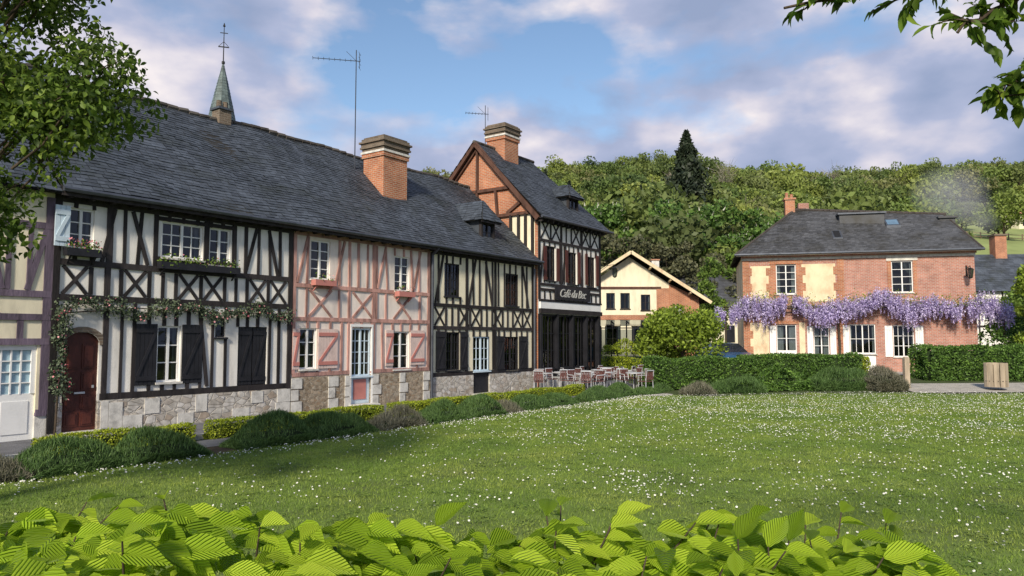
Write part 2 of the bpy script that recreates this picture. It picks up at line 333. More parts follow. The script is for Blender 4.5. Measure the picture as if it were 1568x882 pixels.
for iu in range(-14,42):
    for iw in range(0,36):
        u=iu+.5; w=-5.35-iw; x,y=fw(u,w)
        if y<1.6 or y>26.3 or abs(x)>.74*y+1.2: continue
        o=bpy.data.objects.new('grass_patch',protos[rng.integers(5)]); COL.objects.link(o); o.parent=gc
        o.location=(x,y,float(gh(x,y))+.03); o.rotation_euler=(0,0,FR+math.pi/2*rng.integers(4)); o.scale=(1.02,1.02,rng.uniform(.9,1.1))
def vnoise(x,y,s,seed=0):
    r=np.zeros_like(x)
    for i in range(6):
        a=seed*1.7+i*2.4; f=s*(1.35**i); r+=np.sin(x*f*math.cos(a)+y*f*math.sin(a)+i*5.1+seed)*(.8**i)
    return r/2.6
n=150000; x=rng.uniform(-11,22,n); y=rng.uniform(5,26.6,n)
ww=(x-A[0])*NI[0]+(y-A[1])*NI[1]
dens=.10+.6*np.clip(vnoise(x,y,1.3,1)+.1,0,1)*np.clip(vnoise(x,y,.35,5)+.55,0,1.2)+.9*np.exp(-((-ww-5.2)/.45)**2)+.4*ss(13,26,y)
dens*=.3+.8*ss(-4,6,x)+.5*np.exp(-((-ww-5.2)/.45)**2)
dens=np.where(-ww<5.0,0,dens)
k=rng.uniform(0,1,n)<dens*.62; x=x[k];y=y[k]; n=len(x)
z=gh(x,y)+.035+rng.uniform(.035,.055,n); C=np.stack([x,y,z],1)
nn=unit(np.stack([rng.normal(0,.35,n),rng.normal(-.25,.35,n),np.ones(n)],1)); t=unit(np.cross(nn,rdir(n))); b=np.cross(nn,t); r=rng.uniform(.008,.0145,n)[:,None]
Vs=[]
for j in range(8): a=j*math.pi/4; Vs.append(C+(t*math.cos(a)+b*math.sin(a))*r)
V=np.stack(Vs,1).reshape(-1,3); base=np.arange(n)[:,None]*8
F=np.concatenate([base+np.array([0,1,2,3]),base+np.array([0,3,4,7]),base+np.array([4,5,6,7])])
V2=np.stack([C+nn*.002+(t*math.cos(j*math.pi/2)+b*math.sin(j*math.pi/2))*r*.35 for j in range(4)],1).reshape(-1,3); F2=np.arange(4*n).reshape(-1,4)
V,F,MI=join([(V,F,0),(V2,F2,1)]); npmesh('daisies',V,F,MI,['daisy','daisyc'])
# ---------------------------------------------------------------- hedges
def hedge(name,x0,x1,y0,y1,h,leafk,size,dens,frame=False,lump=.06,spiky=False,ln=.16,z0=0,dome=0.,rect=True,wd=.016):
    L=x1-x0; W=abs(y1-y0); ya=min(y0,y1)
    area=L*W+2*h*(L+W); n=int(area*dens)
    pr=np.array([L*W,L*h,L*h,W*h,W*h]); fc=rng.choice(5,n,p=pr/pr.sum()); a=rng.uniform(0,1,n); b=rng.uniform(0,1,n)
    X=np.where(fc==3,0,np.where(fc==4,1,a)); Y=np.where(fc==1,0,np.where(fc==2,1,np.where(fc==0,b,a))); Z=np.where(fc==0,1,b)
    nr=np.zeros((n,3)); nr[fc==0,2]=1; nr[fc==1,1]=-1; nr[fc==2,1]=1; nr[fc==3,0]=-1; nr[fc==4,0]=1
    X=x0+X*L; Y=ya+Y*W; Z=Z*h
    if dome:
        ty=(Y-(ya+W/2))/(W/2); f=1-dome*np.abs(ty)**2.5
        ex=np.minimum(X-x0,x1-X); f=f*(1-dome*1.1*np.clip(1-ex/.5,0,1)**2); Z=Z*f
        ty2=1-dome*.5*(Z/h)**2; Y=(ya+W/2)+(Y-(ya+W/2))*ty2
    ph=x0*1.7
    d=lump*(np.sin(X*3.1+ph)+np.sin(X*5.3+Y*4+ph*2)+.8*np.sin(Z*7+X*2.2))+rng.normal(0,size*.6,n)
    P=np.stack([X,Y,Z],1)+nr*d[:,None]; P[:,2]+=lump*.9*np.sin(X*2.3+ph)*(P[:,2]/h)
    P[:,2]=np.maximum(P[:,2],.01)
    if spiky:
        dr=unit(nr*.6+np.array([0,0,.6])+rng.normal(0,.42,(n,3))); V,F=blades(P-dr*ln*.4,dr,ln,wd,.3)
    else: V,F=leaves(P,size,.6,nr,.35)
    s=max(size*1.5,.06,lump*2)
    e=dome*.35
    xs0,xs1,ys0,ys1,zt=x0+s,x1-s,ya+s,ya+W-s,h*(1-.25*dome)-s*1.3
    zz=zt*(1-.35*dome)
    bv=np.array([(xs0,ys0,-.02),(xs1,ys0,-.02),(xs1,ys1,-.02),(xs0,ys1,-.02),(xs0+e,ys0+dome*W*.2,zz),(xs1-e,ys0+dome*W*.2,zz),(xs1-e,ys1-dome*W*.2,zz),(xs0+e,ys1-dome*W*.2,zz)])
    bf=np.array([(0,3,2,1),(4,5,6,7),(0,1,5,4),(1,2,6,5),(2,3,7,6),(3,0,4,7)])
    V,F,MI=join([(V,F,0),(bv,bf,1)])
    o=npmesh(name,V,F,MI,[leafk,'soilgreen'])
    if frame: o.location=(A[0],A[1],0); o.rotation_euler=(0,0,FR)
    else: o.location=(0,0,z0)
    return o
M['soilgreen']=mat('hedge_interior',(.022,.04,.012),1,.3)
for a,b in ((-9,-2.2),(-1.6,1.2),(1.6,6.4),(6.8,11.6),(12,16.6)):
    hedge('low_box_hedge',a,b,-3.0,-2.68,.36,'lf_box',.022,2600,True,.012)
grid_sheet('planting_bed',np.arange(-25,24,1.),np.array([-3.93,-4.3,-4.88]),fw,'soil',.022)
for a,b,h in ((-7.6,-5.2,.5),(-4.9,-3.5,.5),(-2.5,-1.0,.50),(-1.05,.35,.47),(1.05,2.7,.50),(2.65,4.35,.47),(6.0,7.4,.44),(7.5,9.0,.41),(9.9,11.4,.40),(11.5,13.0,.38),(13.8,15.4,.37),(15.5,17.1,.34),(17.8,20.4,.26)):
    hedge('rosemary_bush',a,b,-4.95,-4.05,h,'lf_ros',.03,4200,True,.045,True,.085,dome=.6,wd=.011)
for a,b,h in ((-3.3,-2.5,.33),(4.5,5.8,.38),(9.1,9.8,.33)):
    hedge('lavender_bush',a,b,-4.9,-4.15,h,'lf_lav',.03,2200,True,.05,True,.13,dome=.5,wd=.011)
hedge('clipped_hedge',5.4,9.6,29.0,30.6,1.15,'lf_dark',.045,700,lump=.03,z0=.12)
hedge('clipped_hedge',10.0,15.2,32.2,33.1,.95,'lf_dark',.045,700,lump=.03,z0=.4)
hedge('garden_shrubs',9.0,11.2,27.6,28.8,.62,'lf_dark',.05,700,lump=.10,z0=.15,dome=.5)
hedge('garden_shrubs',11.3,13.6,27.6,28.8,.7,'lf_ros',.05,1500,lump=.08,spiky=True,ln=.15,dome=.5,z0=.15)
hedge('garden_shrubs',7.2,9.2,27.1,28.2,.45,'lf_ros',.05,1500,lump=.08,spiky=True,ln=.14,dome=.4,z0=.05)
hedge('lavender_bush',13.3,14.4,27.0,28.0,.75,'lf_lav',.05,1400,lump=.08,spiky=True,ln=.2,dome=.4,z0=.2)
hedge('lavender_bush',6.2,7.2,26.6,27.4,.35,'lf_lav',.05,1200,lump=.06,spiky=True,ln=.16,dome=.4,z0=.05)
hedge('clipped_hedge',17.2,30,30.6,32,1.35,'lf_dark',.05,650,lump=.05,z0=.35)
hedge('garden_shrubs',4.6,7.2,38.0,40.0,1.7,'lf_box',.05,450,lump=.12,dome=.4,z0=.1)
hedge('clipped_hedge',11.6,16.3,33.9,34.6,.75,'lf_box',.05,600,lump=.05,z0=.45)
hedge('climber_bush',22.6,28,34.2,36.4,2.4,'lf_dark',.07,450,lump=.2,dome=.5,z0=.5)
# ---------------------------------------------------------------- walls / windows / timber
def wall(mb,x0,x1,z0,z1,ops,k,y=0.,dep=.15,rev=None):
    xs=sorted(set([x0,x1]+[min(max(v,x0),x1) for o in ops for v in o[:2]])); zs=sorted(set([z0,z1]+[min(max(v,z0),z1) for o in ops for v in o[2:4]]))
    for i in range(len(xs)-1):
        for j in range(len(zs)-1):
            cx=(xs[i]+xs[i+1])/2; cz=(zs[j]+zs[j+1])/2
            if any(o[0]<cx<o[1] and o[2]<cz<o[3] for o in ops): continue
            mb.poly([(xs[i],y,zs[j]),(xs[i+1],y,zs[j]),(xs[i+1],y,zs[j+1]),(xs[i],y,zs[j+1])],k)
    rev=rev or k
    for o in ops:
        a,b,c,d=o[:4]
        if a<x0-.01 or b>x1+.01: continue
        c=max(c,z0); d=min(d,z1)
        if d<=c: continue
        mb.poly([(a,y,c),(a,y+dep,c),(a,y+dep,d),(a,y,d)],rev); mb.poly([(b,y,c),(b,y,d),(b,y+dep,d),(b,y+dep,c)],rev)
        if o[3]<=z1: mb.poly([(a,y,d),(a,y+dep,d),(b,y+dep,d),(b,y,d)],rev)
        if o[2]>=z0: mb.poly([(a,y,c),(b,y,c),(b,y+dep,c),(a,y+dep,c)],rev)
def window(mb,a,b,c,d,k='white',cols=2,rows=3,y=.05,curt=.5,fr=.045,mull=True):
    mb.box(a,a+fr,y,y+.06,c,d,k); mb.box(b-fr,b,y,y+.06,c,d,k); mb.box(a+fr,b-fr,y,y+.06,d-fr,d,k); mb.box(a+fr,b-fr,y,y+.06,c,c+fr,k)
    if mull:
        mx=(a+b)/2; mb.box(mx-.03,mx+.03,y-.008,y+.05,c+fr,d-fr,k); halves=[(a+fr,mx-.03),(mx+.03,b-fr)]; cc=max(1,cols//2)
    else: halves=[(a+fr,b-fr)]; cc=cols
    for h0,h1 in halves:
        for i in range(1,cc):
            x=h0+(h1-h0)*i/cc; mb.box(x-.012,x+.012,y+.012,y+.045,c+fr,d-fr,k)
        for j in range(1,rows):
            z=c+fr+(d-c-2*fr)*j/rows; mb.box(h0,h1,y+.014,y+.043,z-.012,z+.012,k)
    mb.poly([(a+fr,y+.035,c+fr),(b-fr,y+.035,c+fr),(b-fr,y+.035,d-fr),(a+fr,y+.035,d-fr)],'glass')
    if curt:
        w=(b-a)*.18*curt*2
        for s0,s1 in ((a,a+w),(b-w,b)):
            m=6
            for i in range(m):
                p=s0+(s1-s0)*i/m; q=s0+(s1-s0)*(i+1)/m; y1=y+.14+.02*(i%2); y2=y+.14+.02*((i+1)%2)
                mb.poly([(p,y1,c),(q,y2,c),(q,y2,d),(p,y1,d)],'curt')
    mb.box(a-.04,b+.04,-.07,y,c-.05,c-.003,'quoin' if k=='white' else k)
def shutter(mb,a,b,c,d,k,y=-.045,kb=None):
    n=max(2,int(round((b-a)/.11))); w=(b-a)/n
    for i in range(n): mb.box(a+i*w+.004,a+(i+1)*w-.004,y,y+.03,c,d,k)
    kb=kb or k
    for z in (c+.15,d-.15): mb.box(a+.01,b-.01,y-.022,y-.001,z-.05,z+.05,kb)
    mb.beam((a+.05,c+.2),(b-.05,d-.2),.07,y-.02,y-.002,kb)
def stud(mb,x,z0,z1,w,ops,k,lean=0.,y0=-.03):
    segs=[(z0,z1)]
    for o in ops:
        if o[0]-w/2-.02<x<o[1]+w/2+.02:
            ns=[]
            for s in segs:
                if o[3]<=s[0] or o[2]>=s[1]: ns.append(s); continue
                if o[2]-s[0]>.08: ns.append((s[0],o[2]))
                if s[1]-o[3]>.08: ns.append((o[3],s[1]))
            segs=ns
    for s in segs:
        l=lean if len(segs)==1 and s==(z0,z1) else 0
        mb.beam((x-l/2+random.uniform(-.01,.01),s[0]),(x+l/2,s[1]),w*random.uniform(.8,1.15),y0-random.uniform(0,.006),.03,k)
def hbeam(mb,x0,x1,z,w,ops,k,y0=-.038):
    segs=[(x0,x1)]
    for o in ops:
        if o[2]-.01<z<o[3]+.01:
            ns=[]
            for s in segs:
                if o[1]<=s[0] or o[0]>=s[1]: ns.append(s); continue
                if o[0]-s[0]>.05: ns.append((s[0],o[0]))
                if s[1]-o[1]>.05: ns.append((o[1],s[1]))
            segs=ns
    for s in segs:
        mb.beam((s[0],z+random.uniform(-.008,.008)),(s[1],z+random.uniform(-.008,.008)),w,y0,.03,k)
def studs(mb,x0,x1,z0,z1,ops,k,sp=.34,w=.1):
    n=int(round((x1-x0)/sp))
    for i in range(1,n):
        x=x0+(x1-x0)*i/n+random.uniform(-.03,.03); stud(mb,x,z0,z1,w,ops,k,random.choice([0,0,0,0,random.uniform(-.13,.13)]))
def xrow(mb,x0,x1,z0,z1,k,cells,skip=()):
    w=(x1-x0)/cells
    for i in range(cells):
        a=x0+i*w; b=a+w
        if i: mb.beam((a,z0),(a,z1),.085,-.031,.03,k)
        if i in skip:
            mb.beam(((a+b)/2,z0),((a+b)/2,z1),.08,-.028,.03,k); continue
        mb.beam((a+.08,z0),(b-.08,z1),.075,-.026,.03,k); mb.beam((a+.08,z1),(b-.08,z0),.075,-.0225,.03,k)
def slates(mb,bl,br,tr,tl,k,w=.20,e=.13,seed=0,under='int'):
    bl,br,tr,tl=map(Vector,(bl,br,tr,tl)); nr=((br-bl) if (br-bl).length>.01 else (tr-tl)).cross(tl-bl).normalized()
    if nr.z<0: nr=-nr
    H=((tl+tr)/2-(bl+br)/2).length; rows=max(1,int(H/e)); r=random.Random(seed)
    mb.poly([bl-nr*.03,br-nr*.03,tr-nr*.03,tl-nr*.03] if (tl-tr).length>.01 else [bl-nr*.03,br-nr*.03,tl-nr*.03],under)
    for i in range(rows):
        t0=i/rows; t1=min(1,(i+1.35)/rows)
        a0=bl.lerp(tl,t0); b0=br.lerp(tr,t0); a1=bl.lerp(tl,t1); b1=br.lerp(tr,t1); d=(b0-a0); L=d.length
        if L<.05: continue
        dn=d/L; up=(tl+tr)/2-(bl+br)/2; upn=up.normalized(); s=-(i%2)*w/2-r.uniform(0,.03)
        la0=(a1-a0).dot(dn); lb1=(b1-a0).dot(dn); uh=(a1-a0).dot(upn)
        while s<L:
            ww=w*r.uniform(.85,1.15); p=max(s,0); q=min(s+ww-.006,L); s+=ww
            if q-p<.03: continue
            j=r.uniform(-.012,.012); rise=.022+r.uniform(-.006,.012)
            o0=a0+upn*j
            p2=max(p,la0); q2=min(q,lb1)
            if q2<p2: p2=q2=(p2+q2)/2
            P0=o0+dn*p+nr*rise; P1=o0+dn*q+nr*(rise+r.uniform(-.004,.004)); P2=a0+dn*q2+upn*uh+nr*.006; P3=a0+dn*p2+upn*uh+nr*.006
            base=len(mb.v); mb.v+=[tuple(P0),tuple(P1),tuple(P2),tuple(P3),tuple(P0-nr*.02),tuple(P1-nr*.02)]
            mi=mb.mi(k); mb.f+=[(base,base+1,base+2,base+3),(base+4,base+5,base+1,base)]; mb.m+=[mi,mi]
def chimney(parent,u0,u1,w0,w1,zb,zt,off,kb='brick'):
    m=MB(); m.box(u0+.1,u1-.1,w0+.1,w1-.1,zb,zt-.75,kb)
    m.box(u0+.05,u1-.05,w0+.05,w1-.05,zt-.75,zt-.6,kb)
    z=zt-.6
    for i,(o,h,kk) in enumerate(((.02,.08,'quoin'),(.06,.1,'brickc'),(-.0,.07,'brickc'),(.03,.12,'brickc'),(-.03,.07,'brickc'),(.04,.1,'brickc'),(.1,.06,'brickc'))):
        m.box(u0+o,u1-o,w0+o,w1-o,z,z+h-.003,kk); z+=h
    m.box(u0+.06,u1-.06,w0+.07,w1-.07,zb,zb+.12,'zinc')
    return m.build('chimney',parent,off)
def house(name,u0,u1): 
    x,y=fw(u0,0); return empty(name,(x,y,0),FR),(-u0,0,0)
ZE=5.2; WR=3.5; ZR=8.75; SL=(ZR-ZE)/(WR+.35)
M['ridge']=mat('ridge_tiles',(.085,.075,.065),.85,.35,3,.4,30,island=.4)
def mainroof(par,off,u0,u1,seed,k='slate'):
    m=MB()
    slates(m,(u0,-.35,ZE),(u1,-.35,ZE),(u1,WR,ZR),(u0,WR,ZR),k,seed=seed)
    slates(m,(u0,7.35,ZE),(u1,7.35,ZE),(u1,WR,ZR),(u0,WR,ZR),k,w=.5,e=.35,seed=seed+1)
    for i,v in enumerate(m.v): # old roof: gentle sag and waviness, shared across houses
        t=(v[2]-ZE)/(ZR-ZE); s=.035*math.sin(v[0]*.9+1)+.03*math.sin(v[0]*2.1)*t+.02*math.sin(v[0]*1.3+v[1]*2)
        m.v[i]=(v[0],v[1],v[2]+s)
    u=u0
    while u<u1:
        q=min(u+.33,u1); zz=ZR+.035*math.sin(u*.9+1)+.03*math.sin(u*2.1); m.tube((u,WR,zz),(q-.01,WR,zz+random.uniform(.01,.04)),.1,.085,'ridge',7); u+=.33
    m.build('roof',par,off)
    g=MB(); g.tube((u0,-.41,ZE-.03),(u1,-.41,ZE-.03),.055,.055,'zinc',8); g.box(u0,u1,-.34,-.30,ZE-.16,ZE-.03,'tb'); g.box(u0,u1,-.3,-.001,ZE-.1,ZE-.075,'tb')
    x=u0+.2
    while x<u1: g.box(x,x+.07,-.3,0,ZE-.17,ZE-.102,'tb'); x+=.45
    g.build('gutter',par,off)
def shell(m,u0,u1,k,zt=5.4):
    for u in (u0+.001,u1-.001):
        m.poly([(u,0.01,0),(u,7,0),(u,7,zt),(u,WR,ZR-.15),(u,0.01,zt-.02)],k)
    m.poly([(u0,7,0),(u1,7,0),(u1,7,zt),(u0,7,zt)],k)
    m.poly([(u0,.9,0),(u1,.9,0),(u1,.9,zt),(u0,.9,zt)],'int')
    m.poly([(u0,0.02,2.85),(u1,0.02,2.85),(u1,.9,2.85),(u0,.9,2.85)],'int')
def flowerbox(parent,off,a,b,z,k,leafn=150,fl=60,name='flower_box'):
    m=MB(); m.box(a,b,-.26,-.06,z-.17,z-.01,k)
    for x in (a+.1,b-.1): m.beam3((x,-.03,z-.32),(x,-.2,z-.175),.03,.03,k)
    m.build(name,parent,off)
    n=leafn; P=np.stack([rng.uniform(a,b,n),rng.uniform(-.28,-.06,n),z+rng.uniform(-.08,.14,n)+.07*np.sin(np.linspace(0,9,n))],1); V,F=leaves(P,.035,.6)
    parts=[(V,F,0)]
    if fl:
        P=np.stack([rng.uniform(a,b,fl),rng.uniform(-.3,-.1,fl),z+rng.uniform(0,.2,fl)],1); V,F=leaves(P,.025,.9); parts.append((V,F,1))
    V,F,MI=join(parts); o=npmesh('window_plants',V,F,MI,['lf_med','rose']); o.parent=parent; o.location=off
M['blue2']=mat('frosted_pane',(.35,.5,.58),.2,.1)
# ===== house 0
H0,o0=house('half_timbered_house',-6.0,-.28)
ops=[(-1.75,-.5,.0,1.93),(-3.9,-3.1,3.5,4.6),(-4.2,-3.3,1.1,2.2)]
m=MB(); wall(m,-6,-.28,.5,5.1,ops,'plC2'); wall(m,-6,-.28,0,.5,ops,'quoin'); shell(m,-6,-.28,'plC2',5.1); m.build('walls',H0,o0)
m=MB()
for z in (.55,2.0,2.5,2.98,4.4): hbeam(m,-6,-.3,z,.13,ops,'tv')
for x in (-.36,-1.85,-3.0,-4.4,-5.9): stud(m,x,.5,5,.15,ops,'tv')
studs(m,-1.85,-.36,3.05,4.35,ops,'tv',.36); studs(m,-1.85,-.36,2.06,2.45,ops,'tv',.5); studs(m,-6,-1.85,2.06,4.35,ops,'tv',.4)
m.beam((-.75,3.05),(-.42,4.33),.11,-.034,.03,'tv'); m.beam((-1.2,3.05),(-1.5,4.33),.11,-.034,.03,'tv'); m.beam((-1.85,3.0),(-1.2,2.5),.1,-.034,.03,'tv')
m.build('timber_frame',H0,o0)
m=MB(); window(m,-3.9,-3.1,3.5,4.6); window(m,-4.2,-3.3,1.1,2.2)
a,b=-1.75,-.5; m.box(a,b,.06,.1,0.02,.95,'white'); m.box(a,a+.09,.03,.1,.95,1.93,'white'); m.box(b-.09,b,.03,.1,.95,1.93,'white'); m.box(a+.09,b-.09,.03,.1,1.83,1.93,'white')
m.poly([(a+.09,.085,.95),(b-.09,.085,.95),(b-.09,.085,1.83),(a+.09,.085,1.83)],'blue2')
for i in range(1,6): x=a+.09+(b-a-.18)*i/6; m.box(x-.015,x+.015,.05,.08,.95,1.83,'white')
for z in (1.17,1.39,1.61): m.box(a+.09,b-.09,.052,.078,z-.012,z+.012,'white')
for x in (a+.1,(a+b)/2+.03): m.box(x,x+.48,.045,.061,.15,.8,'white')
m.build('garage_door',H0,o0)
m=MB(); slates(m,(-6.2,-.35,ZE-.1),(-.3,-.35,ZE-.1),(-.3,WR,ZR-.1),(-6.2,WR,ZR-.1),'slate',seed=3); slates(m,(-6.2,7.35,ZE),(-.3,7.35,ZE),(-.3,WR,ZR-.1),(-6.2,WR,ZR-.1),'slate',w=.5,e=.35,seed=4); m.build('roof',H0,o0)
# ===== house 1
H1,o1=house('half_timbered_house',-.28,5.78)
W1=[(.0,.52,4.0,4.86),(2.05,3.1,3.98,4.83),(3.28,3.86,3.9,4.83),(2.02,2.6,1.05,2.36),(3.5,3.78,2.1,2.58),(4.15,5.02,.86,2.37),(.0,.72,.1,2.2)]
m=MB(); wall(m,-.28,5.78,.72,5.3,W1,'plW'); wall(m,-.28,5.78,0,.72,W1,'stone',y=-.04); shell(m,-.28,5.78,'plW')
m.poly([(.72,-.04,.72),(5.78,-.04,.72),(5.78,0,.72),(.72,0,.72)],'quoin')
m.build('walls',H1,o1)
m=MB()
for a,b,z0,z1 in ((.95,1.25,.02,.66),(2.55,2.95,.0,.3),(3.0,3.3,.3,.71),(5.3,5.76,.0,.36),(5.35,5.77,.37,.71),(1.26,1.7,.05,.35),(4.0,4.5,.03,.3),(.78,.94,.1,.7),(1.75,2.1,.35,.7),(4.55,4.9,.4,.7)): m.box(a,b,-.055,-.03,z0,z1,'quoin')
m.build('quoins',H1,o1)
m=MB(); K='tb'
hbeam(m,.76,5.78,.80,.14,W1,K); hbeam(m,-.28,5.78,2.93,.13,W1,K); hbeam(m,-.28,5.78,3.68,.13,W1,K); hbeam(m,-.28,5.78,5.02,.13,W1,K)
for x in (-.22,5.72): stud(m,x,.1,5.1,.13,[],K,y0=-.042)
stud(m,.84,.7,5.0,.13,W1,K); stud(m,1.9,3.7,5,.12,W1,K); stud(m,3.19,3.75,5,.12,[],K,y0=-.042); stud(m,3.96,3.7,5,.12,W1,K)
studs(m,-.2,5.72,3.75,4.96,W1,K,.34,.082)
studs(m,.84,5.72,.87,2.86,W1,K,.325,.08)
xrow(m,-.16,5.66,3.01,3.61,K,9,(1,3,6))
hbeam(m,1.95,3.95,3.93,.1,[],K,-.046)
hbeam(m,1.95,3.95,4.88,.09,[],K,-.046)
m.beam((4.3,3.75),(4.62,4.95),.08,-.04,.03,K); m.beam((5.3,3.75),(5.0,4.95),.08,-.04,.03,K); m.beam((.7,3.75),(.95,4.95),.08,-.04,.03,K); m.beam((1.35,4.95),(1.72,3.75),.08,-.04,.03,K)
m.beam((3.3,.9),(3.05,2.8),.08,-.04,.03,K)
m.build('timber_frame',H1,o1)
m=MB(); window(m,*W1[0],cols=2,rows=3); window(m,*W1[1],cols=4,rows=3,curt=.3); window(m,*W1[2],cols=2,rows=3,curt=.3); window(m,*W1[3],cols=2,rows=3,curt=.5); window(m,*W1[4],k='dark',cols=1,rows=1,mull=False,curt=0)
m.build('windows',H1,o1)
m=MB(); shutter(m,1.5,2.0,1.0,2.4,'dark'); shutter(m,2.62,3.15,1.0,2.4,'dark'); shutter(m,4.16,4.58,.88,2.36,'dark',.02); shutter(m,4.6,5.01,.88,2.36,'dark',.02)
shutter(m,-.32,-.02,4.0,4.86,'blue',-.12); m.build('shutters',H1,o1)
m=MB(); m.box(0,.72,.05,.1,.1,2.2,'doorr')
for z0,z1 in ((.2,.5),(.56,.86),(.95,1.35),(1.42,1.95)):
    for a,b in ((.07,.33),(.39,.65)): m.box(a,b,.03,.051,z0,z1,'doorr'); m.box(a+.04,b-.04,.015,.031,z0+.04,z1-.04,'doorr')
m.box(.6,.64,.0,.03,1.0,1.06,'alu'); m.box(.25,.47,.02,.029,.885,.925,'alu')
m.box(-.06,.78,-.3,0,.0,.095,'quoin')
c=(.36,1.92)
for i in range(9):
    t0=math.pi*i/9; t1=math.pi*(i+1)/9
    p=lambda t,r:(c[0]+math.cos(t)*r,c[1]+math.sin(t)*r*.8)
    q=[p(t0,.37),p(t1,.37),p(t1,.5),p(t0,.5)]; m.hexa([(x,-.035,z) for x,z in q]+[(x,.03,z) for x,z in q],'brickc')
for s in (0,1):
    for i in range(5):
        t0=math.pi/2*i/5+s*math.pi/2; t1=t0+math.pi/10; q=[(c[0]+math.cos(t)*.36,c[1]+math.sin(t)*.36*.8) for t in (t0,t1)]; m.poly([(q[0][0],-.01,q[0][1]),(q[1][0],-.01,q[1][1]),(q[1][0],-.01,2.21),(q[0][0],-.01,2.21)],'plW')
m.build('front_door',H1,o1)
flowerbox(H1,o1,-.12,.58,3.98,'dark',160,50); flowerbox(H1,o1,1.92,4.0,3.86,'dark',330,20)
mainroof(H1,o1,-.3,5.78,11)
m=MB(); m.box(5.55,5.95,3.3,3.7,8.6,9.05,'brickc'); m.box(5.5,6.0,3.25,3.75,9.053,9.12,'slate'); m.tube((5.65,3.5,9.12),(5.65,3.5,9.35),.09,.08,'brickc'); m.tube((5.86,3.5,9.12),(5.86,3.5,9.35),.09,.08,'brickc'); m.build('small_chimney',H1,o1)
n=5200; t=rng.uniform(0,1,n); cx=np.where(t<.28,-.12+.05*np.sin(t*60),(t-.28)/.72*5.8-.1); cz=np.where(t<.28,.9+t/.28*1.8,2.72+.1*np.sin(cx*3.1)+.05*np.sin(cx*7))
rad=.08+.18*np.abs(np.sin(cx*2.6+cz*2))
P=np.stack([cx,np.full(n,-.14),cz],1)+rdir(n)*(rad*rng.uniform(.2,1,n))[:,None]*np.array([1,.6,1.1])
V,F=leaves(P,.032,.65); k=rng.choice(n,150); V2,F2=leaves(P[k]+np.array([0,-.08,0]),.024,.95)
V3,F3=tubes([(-.14,-.08,.05),(-.1,-.08,1.4),(-.05,-.1,2.6),(1.5,-.1,2.75),(3.5,-.1,2.7),(5.7,-.1,2.75)],[.025,.02,.018,.015,.012,.006],6)
V,F,MI=join([(V,F,0),(V2,F2,1),(V3,F3,2)]); M['lf_rose']=leafmat('rose_leaves',[(0,(.05,.08,.045)),(1,(.16,.20,.12))],.25,tint=3.); o=npmesh('climbing_rose',V,F,MI,['lf_rose','rose','bark']); o.location=(A[0],A[1],0); o.rotation_euler=(0,0,FR)
# ===== house 2
H2,o2=house('half_timbered_house',5.78,11.44)
W2=[(6.42,7.12,3.76,4.88),(9.76,10.44,3.6,4.72),(6.08,6.68,1.22,2.36),(9.72,10.46,1.1,2.3),(7.96,8.76,.12,2.38)]
m=MB(); wall(m,5.78,11.44,1.0,5.3,W2,'plP'); wall(m,5.78,11.44,0,1.0,W2,'stoneb',y=-.03); shell(m,5.78,11.44,'plP'); m.poly([(5.78,-.03,1.0),(7.96,-.03,1.0),(7.96,0,1.0),(5.78,0,1.0)],'quoin'); m.poly([(8.76,-.03,1.0),(11.44,-.03,1.0),(11.44,0,1.0),(8.76,0,1.0)],'quoin'); m.build('walls',H2,o2)
m=MB(); K='tp'
hbeam(m,5.85,11.4,1.07,.11,W2,K); hbeam(m,5.85,11.4,2.62,.11,W2,K); hbeam(m,5.85,11.4,3.55,.11,W2,K); hbeam(m,5.85,11.4,5.02,.11,W2,K)
for x in (5.86,7.85,8.85,11.36): stud(m,x,1.1,5,.11,[o for o in W2 if o[2]>1],K)
studs(m,5.9,11.3,3.62,4.95,W2,K,.38,.072); studs(m,5.9,11.3,1.13,2.56,W2,K,.42,.072)
studs(m,5.9,11.3,2.68,3.48,W2+[(6.35,7.2,2,4),(9.7,10.5,2,4),(8,8.8,2,4)],K,.38,.072)
for a,b in ((6.38,7.18),(9.72,10.5),(8.0,8.8)):
    m.beam((a,2.7),(b,3.46),.07,-.034,.03,K); m.beam((a,3.46),(b,2.7),.07,-.0305,.03,K)
for a in (5.95,7.3,9.0,10.6): 
    m.beam((a,3.62),(a+.35,4.95),.07,-.042,.03,K)
m.build('timber_frame',H2,o2)
m=MB(); window(m,*W2[0],cols=2,rows=4,curt=.2); window(m,*W2[1],cols=2,rows=4,curt=.2); window(m,*W2[2],cols=2,rows=3,curt=.6); window(m,*W2[3],cols=2,rows=3,curt=.6); m.build('windows',H2,o2)
m=MB()
for a,b in ((5.82,6.06),(6.7,7.42),(9.36,9.7),(10.48,11.15)): shutter(m,a,b,1.22,2.34,'pinks',kb='pinkp')
m.build('shutters',H2,o2)
m=MB(); a,b=7.96,8.76; m.box(a,b,.04,.09,.12,.95,'blue'); m.box(a+.15,b-.15,.02,.041,.25,.85,'pinkp')
window(m,a,b,.95,2.38,'blue',4,4,.03,0); m.box(a-.06,a,-.05,.05,.1,2.42,'white'); m.box(b,b+.06,-.05,.05,.1,2.42,'white'); m.box(a-.06,b+.06,-.05,.05,2.423,2.5,'white'); m.box(a-.1,b+.1,-.35,-.03,0,.12,'quoin'); m.build('front_door',H2,o2)
m=MB()
for a in (5.8,7.1,7.72,8.82,10.0,11.1):
    for i,z in enumerate((.05,.37,.69)): m.box(a,min(a+.24+.12*((i+int(a))%2),11.42) if a!=7.72 else a+.22,-.055,-.02,z,z+.29,'quoin')
m.build('quoins',H2,o2)
flowerbox(H2,o2,6.4,7.15,3.74,'pinkp',60,10); flowerbox(H2,o2,9.72,10.46,3.58,'pinkp',60,10)
